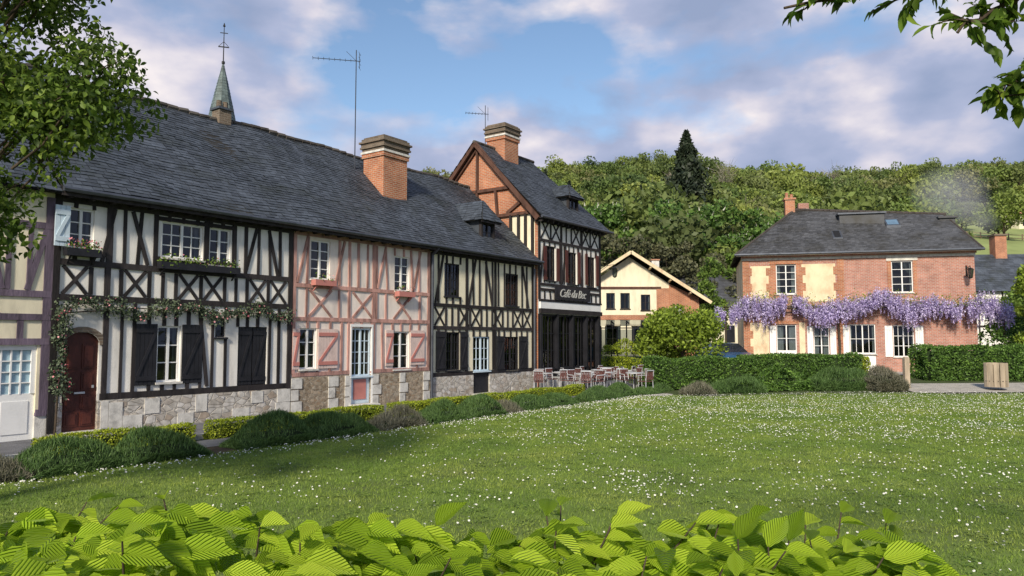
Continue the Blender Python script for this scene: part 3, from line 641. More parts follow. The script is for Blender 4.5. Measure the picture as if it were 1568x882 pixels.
mainroof(H2,o2,5.78,11.44,21)
chimney(H2,10.73,12.1,1.55,2.75,5.9,9.2,o2)
# ===== house 3
H3,o3=house('half_timbered_house',11.44,17.8)
W3=[(12.18,12.98,3.55,4.7),(15.78,16.6,3.35,4.6),(12.3,13.0,.98,2.3),(15.7,16.6,.85,2.15),(13.78,14.75,.1,2.15)]
m=MB(); wall(m,11.44,17.8,.78,5.3,W3,'plC',rev='tb'); wall(m,11.44,17.8,0,.78,W3,'stone',y=-.03); shell(m,11.44,17.8,'plC'); m.poly([(11.44,-.03,.78),(13.78,-.03,.78),(13.78,0,.78),(11.44,0,.78)],'quoin'); m.poly([(14.75,-.03,.78),(17.8,-.03,.78),(17.8,0,.78),(14.75,0,.78)],'quoin'); m.build('walls',H3,o3)
m=MB(); K='tb'
hbeam(m,11.5,17.7,.85,.13,W3,K); hbeam(m,11.5,17.7,2.45,.12,W3,K); hbeam(m,11.5,17.7,3.22,.12,W3,K); hbeam(m,11.5,17.7,5.02,.12,W3,K)
for x in (11.52,13.4,15.1,17.62): stud(m,x,.9,5,.12,[o for o in W3 if o[2]>.5],K)
studs(m,11.5,17.6,3.3,4.95,W3,K,.38,.08); studs(m,11.5,17.6,.93,2.38,W3,K,.38,.08); xrow(m,11.6,17.55,2.52,3.15,K,9,(1,4,6))
for a,d in ((11.7,.4),(13.5,.4),(14.9,-.4),(17.3,-.4)): m.beam((a,3.3),(a+d,4.95),.085,-.042,.03,K)
m.build('timber_frame',H3,o3)
m=MB()
for w in W3[:4]: window(m,*w,k='dark',cols=4,rows=4,curt=.12)
a,b=13.78,14.75; m.box(a,b,.04,.09,.1,.9,'dark'); window(m,a,b,.9,2.15,'blue',4,3,.03,.4); m.box(a-.1,b+.1,-.3,-.03,0,.1,'quoin'); m.build('windows_and_door',H3,o3)
m=MB()
for a,b,c,d in ((11.75,12.25,.95,2.32),(13.03,13.45,.95,2.32),(15.2,15.66,.82,2.17),(16.64,17.2,.82,2.17)): shutter(m,a,b,c,d,'dark')
m.build('shutters',H3,o3)
mainroof(H3,o3,11.44,17.82,31)
m=MB(); m.tube((11.46,-.1,.1),(11.46,-.1,4.9),.045,.045,'zinc'); m.tube((11.46,-.1,4.9),(11.46,-.38,5.12),.045,.045,'zinc'); m.tube((17.6,-.12,.1),(17.6,-.12,4.9),.045,.045,'zinc'); m.build('downpipe',H3,o3)
def dormer(par,off,a,b,w0,zb,zt,zr,rz,kwall='slate'):
    m=MB(); wb=w0+(zt-zb)/SL*1.0+.3; uc=(a+b)/2
    m.box(a,a+.1,w0,w0+.12,zb,zt,'tb'); m.box(b-.1,b,w0,w0+.12,zb,zt,'tb'); m.box(a+.1,b-.1,w0,w0+.12,zt-.12,zt,'tb'); m.box(a+.1,b-.1,w0,w0+.12,zb,zb+.14,'tb')
    mm=MB(); 
    window(mm,a+.1,b-.1,zb+.14,zt-.12,'dark',2,2,0,0)
    for i,v in enumerate(mm.v): mm.v[i]=(v[0],v[1]+w0+.03,v[2])
    mm.build('dormer_window',par,off)
    for u in (a+.02,b-.02): m.poly([(u,w0+.1,zb-.2),(u,wb+.5,zb-.2),(u,wb+.5,zt),(u,w0+.1,zt)],'slate')
    o=.22; w1=w0-.2; ww=w0+(zr-zb)/SL+.25
    slates(m,(a-o,ww,zt-.05),(a-o,w1,zt-.05),(uc,w0+.25,zr),(uc,ww,zr),'slate',seed=5,e=.13)
    slates(m,(b+o,w1,zt-.05),(b+o,ww,zt-.05),(uc,ww,zr),(uc,w0+.25,zr),'slate',seed=6,e=.13)
    slates(m,(a-o,w1,zt-.05),(b+o,w1,zt-.05),(uc+.01,w0+.25,zr),(uc-.01,w0+.25,zr),'slate',seed=8,e=.13)
    m.box(a-o+.02,b+o-.02,w1+.03,w1+.06,zt-.14,zt-.08,'tb')
    m.build('dormer',par,off)
dormer(H3,o3,14.7,15.55,.35,5.65,6.6,7.4,0)
# ===== cafe
CF,oc=house('half_timbered_cafe',17.85,23.1); K='tb'
CW=[(18.45,19.2,4.5,5.95),(20.15,20.95,4.45,5.85),(21.85,22.6,4.42,5.8),(18.2,19.2,.85,3.05),(19.4,20.45,.85,3.05),(20.65,21.65,.85,3.05),(21.85,22.75,.1,3.05)]
m=MB(); y0=-.12
wall(m,17.85,23.1,3.1,7.3,CW,'plW',y=y0); wall(m,17.85,23.1,0,3.1,CW,'dark',y=y0)
GP=lambda w,z:(17.85,w,z)
m.poly([GP(y0,0),GP(6.1,0),GP(6.1,7.3),GP(3.0,10.55),GP(y0,7.3)],'brick')
m.poly([(23.1,y0,0),(23.1,6.1,0),(23.1,6.1,7.3),(23.1,y0,7.3)],'plW'); m.poly([(17.85,6.1,0),(23.1,6.1,0),(23.1,6.1,7.3),(17.85,6.1,7.3)],'plW')
m.poly([(17.85,.9,0),(23.1,.9,0),(23.1,.9,7.2),(17.85,.9,7.2)],'int'); m.poly([(17.85,0,3.3),(23.1,0,3.3),(23.1,.9,3.3),(17.85,.9,3.3)],'int')
m.build('walls',CF,oc)
m=MB()
def gb(w0,z0,w1,z1,t=.13,x=17.8,k='tp2'): m.beam3((x,w0,z0),(x,w1,z1),t if abs(z1-z0)<.01 else .1,t,k)
M['tp2']=mat('timber_brown',(.10,.05,.035),.85,.3,5,.5,30,(1,1,.3))
m.poly([(17.84,.02,5.0),(17.84,1.25,5.0),(17.84,1.25,7.3),(17.84,.02,7.3)],'plC')
for w in (.1,.45,.8,1.2): gb(w,5.0,w+.001,7.25,k='tb')
gb(0,7.28,6.0,7.28); gb(1.3,8.45,4.8,8.45); gb(3.0,7.3,3.001,10.3); gb(1.9,7.3,2.0,8.4); gb(4.1,7.3,4.0,8.4)
gb(1.4,7.35,.5,7.9,x=17.795); gb(-.1,7.05,3.0,10.4,.16,17.78); gb(6.2,7.05,3.0,10.4,.16,17.78)
gb(-.3,6.95,3.0,10.56,.2,17.6); gb(6.4,6.95,3.0,10.56,.2,17.6)
m.build('gable_timbers',CF,oc)
m=MB()
def yb(f,*a,**k):
    n0=len(m.v); f(m,*a,**k)
    for i in range(n0,len(m.v)): v=m.v[i]; m.v[i]=(v[0],v[1]+y0,v[2])
for z in (4.1,4.32,6.15,7.1): yb(hbeam,17.9,23.05,z,.11,CW,K)
for x in (17.93,19.65,21.4,23.03): yb(stud,x,3.7,7.1,.12,CW,K)
yb(studs,17.95,23.0,4.4,6.1,CW,K,.38,.075); yb(xrow,17.98,22.98,6.22,7.03,K,6,(2,)); yb(studs,17.95,23.0,3.72,4.05,[],K,.4,.08)
for a,d in ((18.0,.3),(19.7,.3),(21.3,-.3),(22.95,-.3)): yb(MB.beam,(a,4.4),(a+d,6.1),.075,-.042,.03,K)
m.build('timber_frame',CF,oc)
m=MB()
for w in CW[:3]: window(m,*w,k='dark',cols=2,rows=3,curt=.6)
for w in CW[3:6]: window(m,*w,k='dark',cols=4,rows=3,curt=0)
window(m,*CW[6],k='dark',cols=2,rows=3,curt=0)
for i,v in enumerate(m.v): m.v[i]=(v[0],v[1]+y0,v[2])
for x in (18.05,19.3,20.55,21.75,22.85): m.box(x-.07,x+.07,y0-.06,y0,.5,3.1,'dark')
m.box(17.9,23.05,y0-.12,y0-.001,3.12,3.3,'tb'); m.box(17.95,23.0,y0-.07,y0-.002,3.32,3.6,'white'); m.box(17.9,23.05,y0-.1,y0-.001,3.62,3.7,'tb')
m.box(17.86,18.15,y0-.09,y0-.062,.02,.85,'quoin'); m.box(18.15,21.8,y0-.05,y0-.001,.02,.5,'quoin')
for a,b in ((18.22,18.43),(19.22,19.43),(19.93,20.13),(20.97,21.2),(21.63,21.83),(22.62,22.85)): m.box(a,b,y0-.07,y0-.045,4.5,5.9,'doorr')
m.build('shopfront',CF,oc)
m=MB(); e=7.05; ew=-.5
slates(m,(17.55,ew,e),(23.5,ew,e),(21.9,3.0,10.6),(17.55,3.0,10.6),'slate',seed=41); slates(m,(17.55,6.5,e),(23.5,6.5,e),(21.9,3.0,10.6),(17.55,3.0,10.6),'slate',w=.5,e=.35,seed=42)
slates(m,(23.5,ew,e),(23.5,6.5,e),(21.9,3.01,10.6),(21.9,2.99,10.6),'slate',seed=43)
u=17.55
while u<21.9: m.tube((u,3,10.6),(u+.32,3,10.62),.1,.085,'ridge',7); u+=.33
m.tube((17.5,ew-.06,e-.03),(23.55,ew-.06,e-.03),.06,.06,'zinc'); m.box(17.6,23.4,ew+.02,y0-.001,e-.08,e-.05,'tb')
x=17.7
while x<23.2: m.box(x,x+.08,ew+.05,y0-.001,e-.2,e-.083,'tb'); x+=.4
m.build('roof',CF,oc)
chimney(CF,18.9,20.15,2.3,3.5,8.8,11.75,oc)
SLs=SL; SL=1.01; dormer(CF,oc,21.0,21.85,.3,7.5,8.5,9.1,0); SL=SLs
cu=bpy.data.curves.new('sign_text','FONT'); cu.body="Café du Bec"; cu.size=.5; cu.shear=.4; cu.extrude=.012; cu.space_character=.9
so=bpy.data.objects.new('sign_lettering',cu); COL.objects.link(so); cu.materials.append(M['signw']); so.parent=CF; so.location=(19.25+oc[0],y0-.16,3.84); so.rotation_euler=(math.pi/2,0,0)
m=MB(); m.box(18.95,21.9,y0-.145,y0-.11,3.72,4.25,'dark'); m.build('sign_board',CF,oc)
def lantern(name,loc,rz,arm=.5):
    m=MB(); m.tube((0,0,.35),(0,-arm,.45),.015,.015,'iron',6); m.tube((0,0,.1),(0,-arm*.6,.42),.012,.012,'iron',6); m.box(-.04,.04,-.0,.03,0,.5,'iron')
    m.tube((0,-arm,.45),(0,-arm,.36),.012,.02,'iron',6); m.tube((0,-arm,.36),(0,-arm,.27),.03,.17,'iron',6)
    m.tube((0,-arm,-.12),(0,-arm,.265),.09,.15,'glass',6,False)
    for j in range(6):
        t=2*math.pi*j/6; m.tube((math.cos(t)*.09,-arm+math.sin(t)*.09,-.12),(math.cos(t)*.15,-arm+math.sin(t)*.15,.265),.008,.008,'iron',4)
    m.tube((0,-arm,-.17),(0,-arm,-.121),.03,.1,'iron',6); o=m.build(name); o.location=loc; o.rotation_euler=(0,0,rz); return o
x,y=fw(23.1,-.1); lantern('wall_lantern',(x,y,5.1),FR+.9,.75)
# ---------------------------------------------------------------- terrace furniture
def chair_mesh():
    m=MB()
    for sx in (-.19,.19):
        m.tube((sx,-.2,0),(sx*.95,-.18,.44),.016,.016,'alu',6); m.tube((sx*1.05,.22,0),(sx,.19,.45),.016,.016,'alu',6); m.tube((sx,.19,.45),(sx*.95,.25,.86),.016,.016,'alu',6)
        m.tube((sx*1.15,-.18,.44),(sx*1.2,-.16,.66),.014,.014,'alu',6); m.tube((sx*1.2,-.16,.66),(sx*1.15,.22,.68),.018,.018,'alu',6)
    m.box(-.22,.22,-.21,.2,.43,.455,'wicker')
    for i in range(6):
        x=-.165+i*.066; m.box(x-.024,x+.024,.215+.005*(i%2),.228+.005*(i%2),.5,.84,'wicker')
    m.tube((-.19,.25,.85),(.19,.25,.85),.022,.022,'alu',6); m.tube((-.19,.21,.55),(.19,.21,.55),.012,.012,'alu',6)
    return m
def table_mesh():
    m=MB(); m.tube((0,0,.72),(0,0,.75),.36,.36,'alu',20); m.tube((0,0,.03),(0,0,.72),.03,.03,'iron',8)
    for j in range(3):
        t=2*math.pi*j/3; m.tube((0,0,.12),(math.cos(t)*.28,math.sin(t)*.28,.015),.02,.015,'iron',6)
    return m
cm=None; tm=None
for i,(u,w) in enumerate(((16.6,-1.2),(18.0,-1.2),(19.4,-1.2),(20.8,-1.3),(22.2,-1.4),(17.3,-2.6),(18.7,-2.7),(20.1,-2.8),(21.5,-2.9),(22.9,-2.9),(18.9,-3.9),(20.5,-4.1),(22.0,-4.3),(23.5,-4.3),(24.8,-3.4),(21.3,-5.5),(23.0,-5.6))):
    x,y=fw(u,w); z=float(gh(x,y))+.022
    if tm is None: to=table_mesh().build('cafe_table'); tm=to.data
    else: to=bpy.data.objects.new('cafe_table',tm); COL.objects.link(to)
    to.location=(x,y,z)
    for a in (0,1,2) if i%2 else (0,1):
        th=a*(2*math.pi/3 if i%2 else math.pi)+random.uniform(-.3,.3)+i
        cx=x+math.sin(th)*-.55; cy=y+math.cos(th)*.55
        if cm is None: co=chair_mesh().build('cafe_chair'); cm=co.data
        else: co=bpy.data.objects.new('cafe_chair',cm); COL.objects.link(co)
        co.location=(cx,cy,z); co.rotation_euler=(0,0,th)
# ---------------------------------------------------------------- brick house
BZ=.45; BYAW=math.radians(-14)
BH=empty('brick_house',(11.9,38,0),BYAW); BH.scale=(.905,1,1)
BW=[(1.8,2.85,4.35,5.85),(7.75,8.8,4.35,5.9),(1.75,2.8,.75,2.8),(3.7,4.5,1.2,2.75),(5.55,6.85,.5,2.8),(7.72,8.75,1.2,2.75)]
m=MB(); wall(m,0,11.8,BZ-.1,6.3,BW,'brickr'); m.poly([(0,0,0),(0,6,0),(0,6,6.3),(0,0,6.3)],'creamp'); m.poly([(11.8,0,0),(11.8,6,0),(11.8,6,6.3),(11.8,0,6.3)],'brickr'); m.poly([(0,6,0),(11.8,6,0),(11.8,6,6.3),(0,6,6.3)],'brickr'); m.poly([(0,.9,0),(11.8,.9,0),(11.8,.9,6.3),(0,.9,6.3)],'int'); m.poly([(0,0,3.3),(11.8,0,3.3),(11.8,.9,3.3),(0,.9,3.3)],'int')
m.box(-.04,11.84,-.07,-.001,6.08,6.2,'quoin'); m.box(-.08,11.88,-.13,-.001,6.203,6.34,'brickr')
m.build('walls',BH)
m=MB(); wall(m,.42,1.5,3.95,5.8,[],'creamp',y=-.022); wall(m,3.15,4.9,3.95,5.85,[],'creamp',y=-.022); wall(m,.3,1.35,.9,2.9,[],'creamp',y=-.022); wall(m,2.95,3.25,.9,2.9,[],'creamp',y=-.022)
def q(x0,x1,z0,z1,k='brick',y=-.035): m.box(x0,x1,y,-.001,z0,z1,k)
for z in np.arange(.5,6.0,.4):
    q(-.01,.34+(.16 if int(z*2.5)%2 else 0),z,z+.395); q(5.0-(.2 if int(z*2.5)%2 else 0),5.35,z,z+.395,y=-.04)
    if 3.9<z<5.6: q(3.08,3.2+(.16 if int(z*2.5)%2 else 0),z,z+.395,y=-.038); q(1.4-(.14 if int(z*2.5)%2 else 0),1.6,z,z+.395,y=-.038)
for a,b in ((1.52,1.78),(2.87,3.14)): q(a,b,4.25,5.86,y=-.043)
q(1.45,3.2,5.87,6.07,y=-.045); q(7.55,7.73,4.25,5.91); q(8.82,9.0,4.25,5.91); q(7.5,9.05,5.92,6.07,'quoin',-.045)
q(1.6,2.95,2.82,3.0,y=-.045)
m.build('facings',BH)
m=MB(); window(m,*BW[0],cols=2,rows=4,curt=.6); window(m,*BW[1],cols=2,rows=4,curt=.3); window(m,*BW[2],cols=2,rows=3,curt=1); window(m,*BW[3],cols=2,rows=3,curt=1); window(m,*BW[5],cols=4,rows=3,curt=.2)
m.box(5.55,6.85,.06,.1,.5,1.35,'white'); window(m,5.55,6.85,1.35,2.8,cols=4,rows=2,curt=.3); m.box(5.7,6.15,.045,.061,.6,1.25,'white'); m.box(6.25,6.7,.045,.061,.6,1.25,'white')
m.box(1.8,2.75,.01,.045,.75,1.5,'white'); m.build('windows_and_doors',BH)
m=MB()
for a,b,c,d in ((1.38,1.72,.75,2.75),(3.35,3.67,1.2,2.72),(4.53,4.85,1.2,2.72),(5.2,5.52,.55,2.75),(7.3,7.68,1.2,2.72),(8.8,9.2,1.2,2.72)): shutter(m,a,b,c,d,'white')
m.build('shutters',BH)
M['ridge2']=mat('ridge_tiles_dark',(.06,.05,.045),.85,.35,3,.4,30)
m=MB(); e=6.38; r=8.6; rl=9.15; ru=3.3
slates(m,(-.4,-.4,e),(12.1,-.4,e),(11.4,3.1,r),(ru,3.1,rl),'slate2',seed=51,w=.2,e=.16); slates(m,(-.4,6.5,e),(-.4,-.4,e),(ru,3.1,rl),(ru-.02,3.1,rl),'slate2',seed=52,w=.2,e=.16)
slates(m,(12.1,-.4,e),(12.1,6.5,e),(11.4,3.12,r),(11.4,3.1,r),'slate2',seed=53); slates(m,(12.1,6.5,e),(-.4,6.5,e),(ru,3.1,rl),(11.4,3.1,r),'slate2',seed=54,w=.5,e=.4)
x=ru
while x<11.3:
    zz=rl+(r-rl)*(x-ru)/(11.4-ru); m.tube((x,3.1,zz),(x+.32,3.1,zz+.01),.1,.085,'ridge2',7); x+=.33
m.tube((-.4,-.4,e),(ru,3.1,rl),.07,.07,'ridge2',6); m.tube((12.1,-.4,e),(11.4,3.1,r),.07,.07,'ridge2',6)
m.tube((-.45,-.46,e-.03),(12.15,-.46,e-.03),.06,.06,'zinc'); m.box(-.35,12.05,-.38,-.135,e-.08,e-.05,'white')
m.build('roof',BH)
M['skyg']=mat('skylight_glass',(.10,.18,.26),.1,.1,3,0,spec=.8)
m=MB(); sl=(8.8-e)/3.5
def skyl(u0,u1,w0,w1,k,h=.1):
    pts=[(u0,w0,e+(w0+.4)*sl),(u1,w0,e+(w0+.4)*sl),(u1,w1,e+(w1+.4)*sl),(u0,w1,e+(w1+.4)*sl)]
    m.hexa(pts+[(a,b,c+.1+h) for a,b,c in pts],'zinc'); m.poly([(a,b,e+(b+.4)*sl+.108+h) for a,b in ((u0+.08,w0+.07),(u1-.08,w0+.07),(u1-.08,w1-.07),(u0+.08,w1-.07))],k)
skyl(5.0,5.5,.7,1.4,'iron',.0); skyl(8.0,8.75,1.6,2.2,'skyg',.05)
# raised ridge lantern / flat dormer seen on the roof slope
m.box(5.6,8.0,2.0,3.0,7.9,8.62,'slate2'); m.box(5.5,8.1,1.9,3.1,8.623,8.7,'zinc')
m.build('skylights',BH)
m=MB(); m.box(2.75,3.3,2.9,3.5,7.9,9.7,'brick'); m.box(2.68,3.37,2.83,3.57,9.703,9.8,'brick'); m.tube((2.88,3.2,9.8),(2.88,3.2,10.15),.11,.09,'brick'); m.tube((3.15,3.2,9.8),(3.15,3.2,10.05),.11,.09,'brick'); m.box(3.6,4.2,3.6,4.1,8.2,9.6,'brickr'); m.build('chimney',BH)
m=MB(); m.box(11.0,11.8,2.4,3.2,7.2,8.3,'slate2'); m.box(10.9,11.9,2.3,3.3,8.303,8.4,'slate2'); m.box(7.1,7.6,3.5,4.,8.2,9.0,'brickc'); m.build('roof_stack',BH)
def bw_(u,v): c_,s_=math.cos(BYAW),math.sin(BYAW); u*=.905; return 11.9+c_*u-s_*v,38+s_*u+c_*v
x,y=bw_(11.4,-.02); lantern('wall_lantern',(x,y,5.1),BYAW,.5)
# wisteria
parts=[]; n=1550
u=rng.uniform(-1.55,13.2,n); top=3.92+.2*np.sin(u*1.1)+.15*np.sin(u*2.7+1)+rng.normal(0,.17,n)-.4*ss(11.5,13,u)-.25*ss(.5,-1,u); w=rng.uniform(-1.05,-.1,n); ln=rng.uniform(.35,.9,n)*(1+.35*np.sin(u*1.7))
dens=np.sin(u*2.1)+np.sin(u*3.7+2); keep=dens>-1.75; u=u[keep];top=top[keep];w=w[keep];ln=ln[keep]; n=len(u)
P=[]
for i in range(n):
    k=30; t=rng.uniform(0,1,k)**.8; a=rng.uniform(0,6.28,k); rr=.11*(1-t)**.6*rng.uniform(.5,1.1,k); P.append(np.stack([u[i]+rr*np.cos(a),w[i]+rr*np.sin(a),top[i]-t*ln[i]],1))
P=np.concatenate(P); V,F=leaves(P,.04,.75); parts.append((V,F,0))
n=2800; uu=rng.uniform(-1.2,13.2,n); P=np.stack([uu,rng.uniform(-1.0,-.08,n),3.92+.2*np.sin(uu*1.1)+rng.normal(0,.2,n)-.35*ss(11.5,13,uu)],1); V,F=leaves(P,.055,.4); parts.append((V,F,1))
for s in range(4):
    pu=np.linspace(-1.1,13,24); V,F=tubes(np.stack([pu,-.3-.1*s+.05*np.sin(pu*2+s),3.65+.07*np.sin(pu*1.7+s*2)-.3*ss(11.5,13,pu)],1),[.03]*24,5); parts.append((V,F,2))
V,F=tubes([(4.95,-.15,.4),(5.0,-.2,1.8),(4.9,-.25,3.6)],[.07,.06,.05]); parts.append((V,F,2))
V,F=tubes([(12.9,-.4,.4),(12.9,-.4,3.3)],[.05,.05]); parts.append((V,F,2)); V,F=tubes([(-1.0,-.4,.4),(-1.0,-.4,3.5)],[.05,.05]); parts.append((V,F,2))
V,F,MI=join(parts); o=npmesh('wisteria',V,F,MI,['wist','lf_light','bark']); o.location=(11.9,38,0); o.rotation_euler=(0,0,BYAW); o.scale=(.905,1,1)
# ---------------------------------------------------------------- house behind (cream/orange gable)
OH=empty('gabled_house',(5.6,47,0),0)
m=MB(); hw=[(.4,.95,4.0,5.0),(1.3,1.9,4.0,5.0),(2.6,3.2,3.9,4.9),(.3,1.3,1.2,3.0),(2.0,3.2,1.2,3.0)]
wall(m,0,4.4,0,5.6,hw,'plC2'); m.poly([(0,0,5.6),(4.4,0,5.6),(1.9,0,7.3),(0,0,6.0)],'plC2'); wall(m,4.4,6.3,0,4.7,[(4.8,5.3,3.4,4.2)],'brick'); m.poly([(4.4,0,4.7),(6.3,0,4.7),(4.4,0,5.6)],'brick')
m.poly([(0,0,0),(0,8,0),(0,8,6),(0,0,6)],'plC2'); m.poly([(6.3,0,0),(6.3,8,0),(6.3,8,4.7),(6.3,0,4.7)],'brick'); m.poly([(0,.8,0),(6.3,.8,0),(6.3,.8,4.7),(0,.8,5.5)],'int')
m.box(0,3.9,-.05,-.001,5.25,5.4,'tp2'); m.box(3.6,4.4,-.04,-.001,2.5,5.3,'brick'); m.box(0,4.4,-.06,-.001,3.3,3.6,'brick')
m.build('walls',OH)
m=MB()
for w in hw: window(m,*w,k='tb',cols=2,rows=2,curt=.4)
window(m,4.8,5.3,3.4,4.2); m.build('windows',OH)
m=MB(); slates(m,(-.6,8.3,6.0),(-.6,-.7,6.0),(1.9,-.7,7.6),(1.9,8.3,7.6),'slate2',seed=61); slates(m,(6.9,-.7,4.4),(6.9,8.3,4.4),(1.9,8.3,7.6),(1.9,-.7,7.6),'slate2',seed=62)
m.beam3((-.6,-.72,5.95),(1.9,-.72,7.55),.08,.2,'creamp'); m.beam3((6.9,-.72,4.35),(1.9,-.72,7.55),.08,.2,'creamp')
for t in (.25,.5,.75): m.beam3((1.9+5*t,-.65,7.4-3.2*t),(1.9+5*t,.0,7.3-3.2*t),.1,.1,'creamp')
m.box(3.9,4.4,3,3.5,5.5,7.4,'quoin'); m.box(3.85,4.45,2.95,3.55,7.403,7.5,'brick'); m.build('roof',OH)
m=MB()
for x in (0,.9,1.8,2.7,3.6): m.box(x,x+.07,0,.07,0,3.1+.0,'dark'); m.box(x,x+.07,-2.5,-2.43,0,2.7,'dark'); m.beam3((x+.035,-2.45,2.72),(x+.035,.05,3.12),.06,.08,'dark')
for z in (1.0,2.65): m.box(.0,3.67,-2.49,-2.44,z,z+.06,'dark')
m.poly([(0,-2.4,.1),(3.6,-2.4,.1),(3.6,-2.4,2.6),(0,-2.4,2.6)],'glass'); m.poly([(0,-2.5,2.79),(3.67,-2.5,2.79),(3.67,.1,3.2),(0,.1,3.2)],'glass')
o=m.build('steel_veranda'); o.location=(4.9,43.5,0)
RH=empty('slate_roof_house',(36,58,0),-.1)
m=MB(); wall(m,0,7,0,6.0,[(1,2,3.6,5),(3,4,3.6,5),(5,6,3.6,5)],'plW'); m.poly([(0,0,0),(0,7,0),(0,7,6),(0,3.5,9),(0,0,6)],'plC2'); m.poly([(7,0,0),(7,7,0),(7,7,6),(7,3.5,9),(7,0,6)],'plC2'); m.poly([(0,.8,0),(7,.8,0),(7,.8,6),(0,.8,6)],'int')
for x in (1,3,5): window(m,x,x+1,3.6,5)
for x in (.1,.6,2.4,4.5,6.4,6.9): m.box(x-.06,x+.06,-.03,0,0,6,'tb')
m.box(0,7,-.04,-.001,3.0,3.15,'tb'); slates(m,(-.3,-.4,5.8),(7.3,-.4,5.8),(7.3,3.5,9.1),(-.3,3.5,9.1),'slate',seed=71,e=.25,w=.35); slates(m,(7.3,7.4,5.8),(-.3,7.4,5.8),(-.3,3.5,9.1),(7.3,3.5,9.1),'slate',seed=72,e=.5,w=.5)
m.box(3.6,4.5,3.0,3.9,8.3,10.6,'brick'); m.box(3.5,4.6,2.9,4.0,10.603,10.75,'brickc'); m.build('house_body',RH)
for x,y in ((119,172),(14,60)):
    z=float(gh(x,y)); h=empty('hillside_house',(x,y,z-.5),.2); m=MB(); m.box(0,8,0,6,0,4.5,'plC2')
    slates(m,(-.4,-.4,4.3),(8.4,-.4,4.3),(8.4,3,7.3),(-.4,3,7.3),'brick' if x>50 else 'slate2',w=.5,e=.4); slates(m,(8.4,6.4,4.3),(-.4,6.4,4.3),(-.4,3,7.3),(8.4,3,7.3),'slate2',w=.5,e=.4)
    m.poly([(0,0,4.5),(0,6,4.5),(0,3,7.2)],'plC2'); m.poly([(8,0,4.5),(8,6,4.5),(8,3,7.2)],'plC2')
    for a in (1,3.5,6): m.box(a,a+.9,-.02,-.001,1.5,2.9,'dark')
    m.build('house_body',h)
# ---------------------------------------------------------------- church spire
M['spire']=mat('spire_slate',(.12,.155,.15),.6,.3,1,.2,20,island=.2)
CH=empty('church',(-24,60,0),.3); m=MB(); m.box(-2.4,2.4,-2.4,2.4,0,16.5,'quoin'); m.box(-2.4,14,-4,4,0,9,'quoin')
slates(m,(-2.4,-4.3,8.8),(14,-4.3,8.8),(14,0,13.5),(-2.4,0,13.5),'slate',w=.5,e=.4); slates(m,(14,4.3,8.8),(-2.4,4.3,8.8),(-2.4,0,13.5),(14,0,13.5),'slate',w=.5,e=.4)
ring=[(2.6,16.4),(1.9,17.3),(1.3,19.0),(.95,20.8),(.5,22.9),(.05,24.9)]
for (r0,z0),(r1,z1) in zip(ring,ring[1:]):
    for j in range(8):
        a0=j*math.pi/4; a1=a0+math.pi/4
        slates(m,(r0*math.cos(a0),r0*math.sin(a0),z0),(r0*math.cos(a1),r0*math.sin(a1),z0),(r1*math.cos(a1),r1*math.sin(a1),z1),(r1*math.cos(a0),r1*math.sin(a0),z1),'spire',w=.3,e=.25,under='spire')
m.tube((0,0,24.5),(0,0,28.2),.05,.03,'iron'); m.box(-.42,.42,-.035,.035,26.3,26.38,'iron'); m.tube((0,0,24.9),(0,0,25.1),.13,.13,'iron'); m.box(-.3,.3,-.02,.02,27.5,27.56,'iron'); m.tube((0,0,28.1),(.0,0,28.4),.12,.02,'iron',5)
m.tube((-.42,0,26.34),(0,0,26.8),.02,.02,'iron'); m.tube((.42,0,26.34),(0,0,26.8),.02,.02,'iron')
m.build('tower_and_spire',CH)
def antenna(name,u,w,z0,z1,L,zb,n=9,dirn=(-.95,-.2)):
    x,y=fw(u,w); m=MB(); m.tube((0,0,z0),(0,0,z1),.022,.018,'zinc',6); d=Vector((dirn[0],dirn[1],0)).normalized(); p=Vector((-d.y,d.x,0))
    m.tube(Vector((0,0,zb))-d*.15,d*L+Vector((0,0,zb)),.014,.012,'zinc',6)
    for i in range(n):
        c=d*(L*i/(n-1))+Vector((0,0,zb)); m.tube(c-p*.14,c+p*.14,.006,.006,'zinc',4); m.tube(c-Vector((0,0,.06)),c+Vector((0,0,.06)),.005,.005,'zinc',4)
    for s in (-.3,-.1,.1,.3): m.tube(Vector((.12,-.2,zb+s*.9)),Vector((.12,.2,zb+s*.9)),.006,.006,'zinc',4)
    m.tube((.12,0,zb-.28),(.12,0,zb+.28),.01,.01,'zinc',4); m.tube((0,0,zb),(-.35,0,zb+.35),.007,.007,'zinc',4)
    o=m.build(name); o.location=(x,y,0); return o
antenna('tv_antenna',10.5,2.75,7.8,12.35,1.5,11.95); antenna('tv_antenna',19.0,3.5,10.4,12.7,.9,12.3,7); antenna('tv_antenna',2.4,3.6,8.4,10.3,.5,9.9,4)
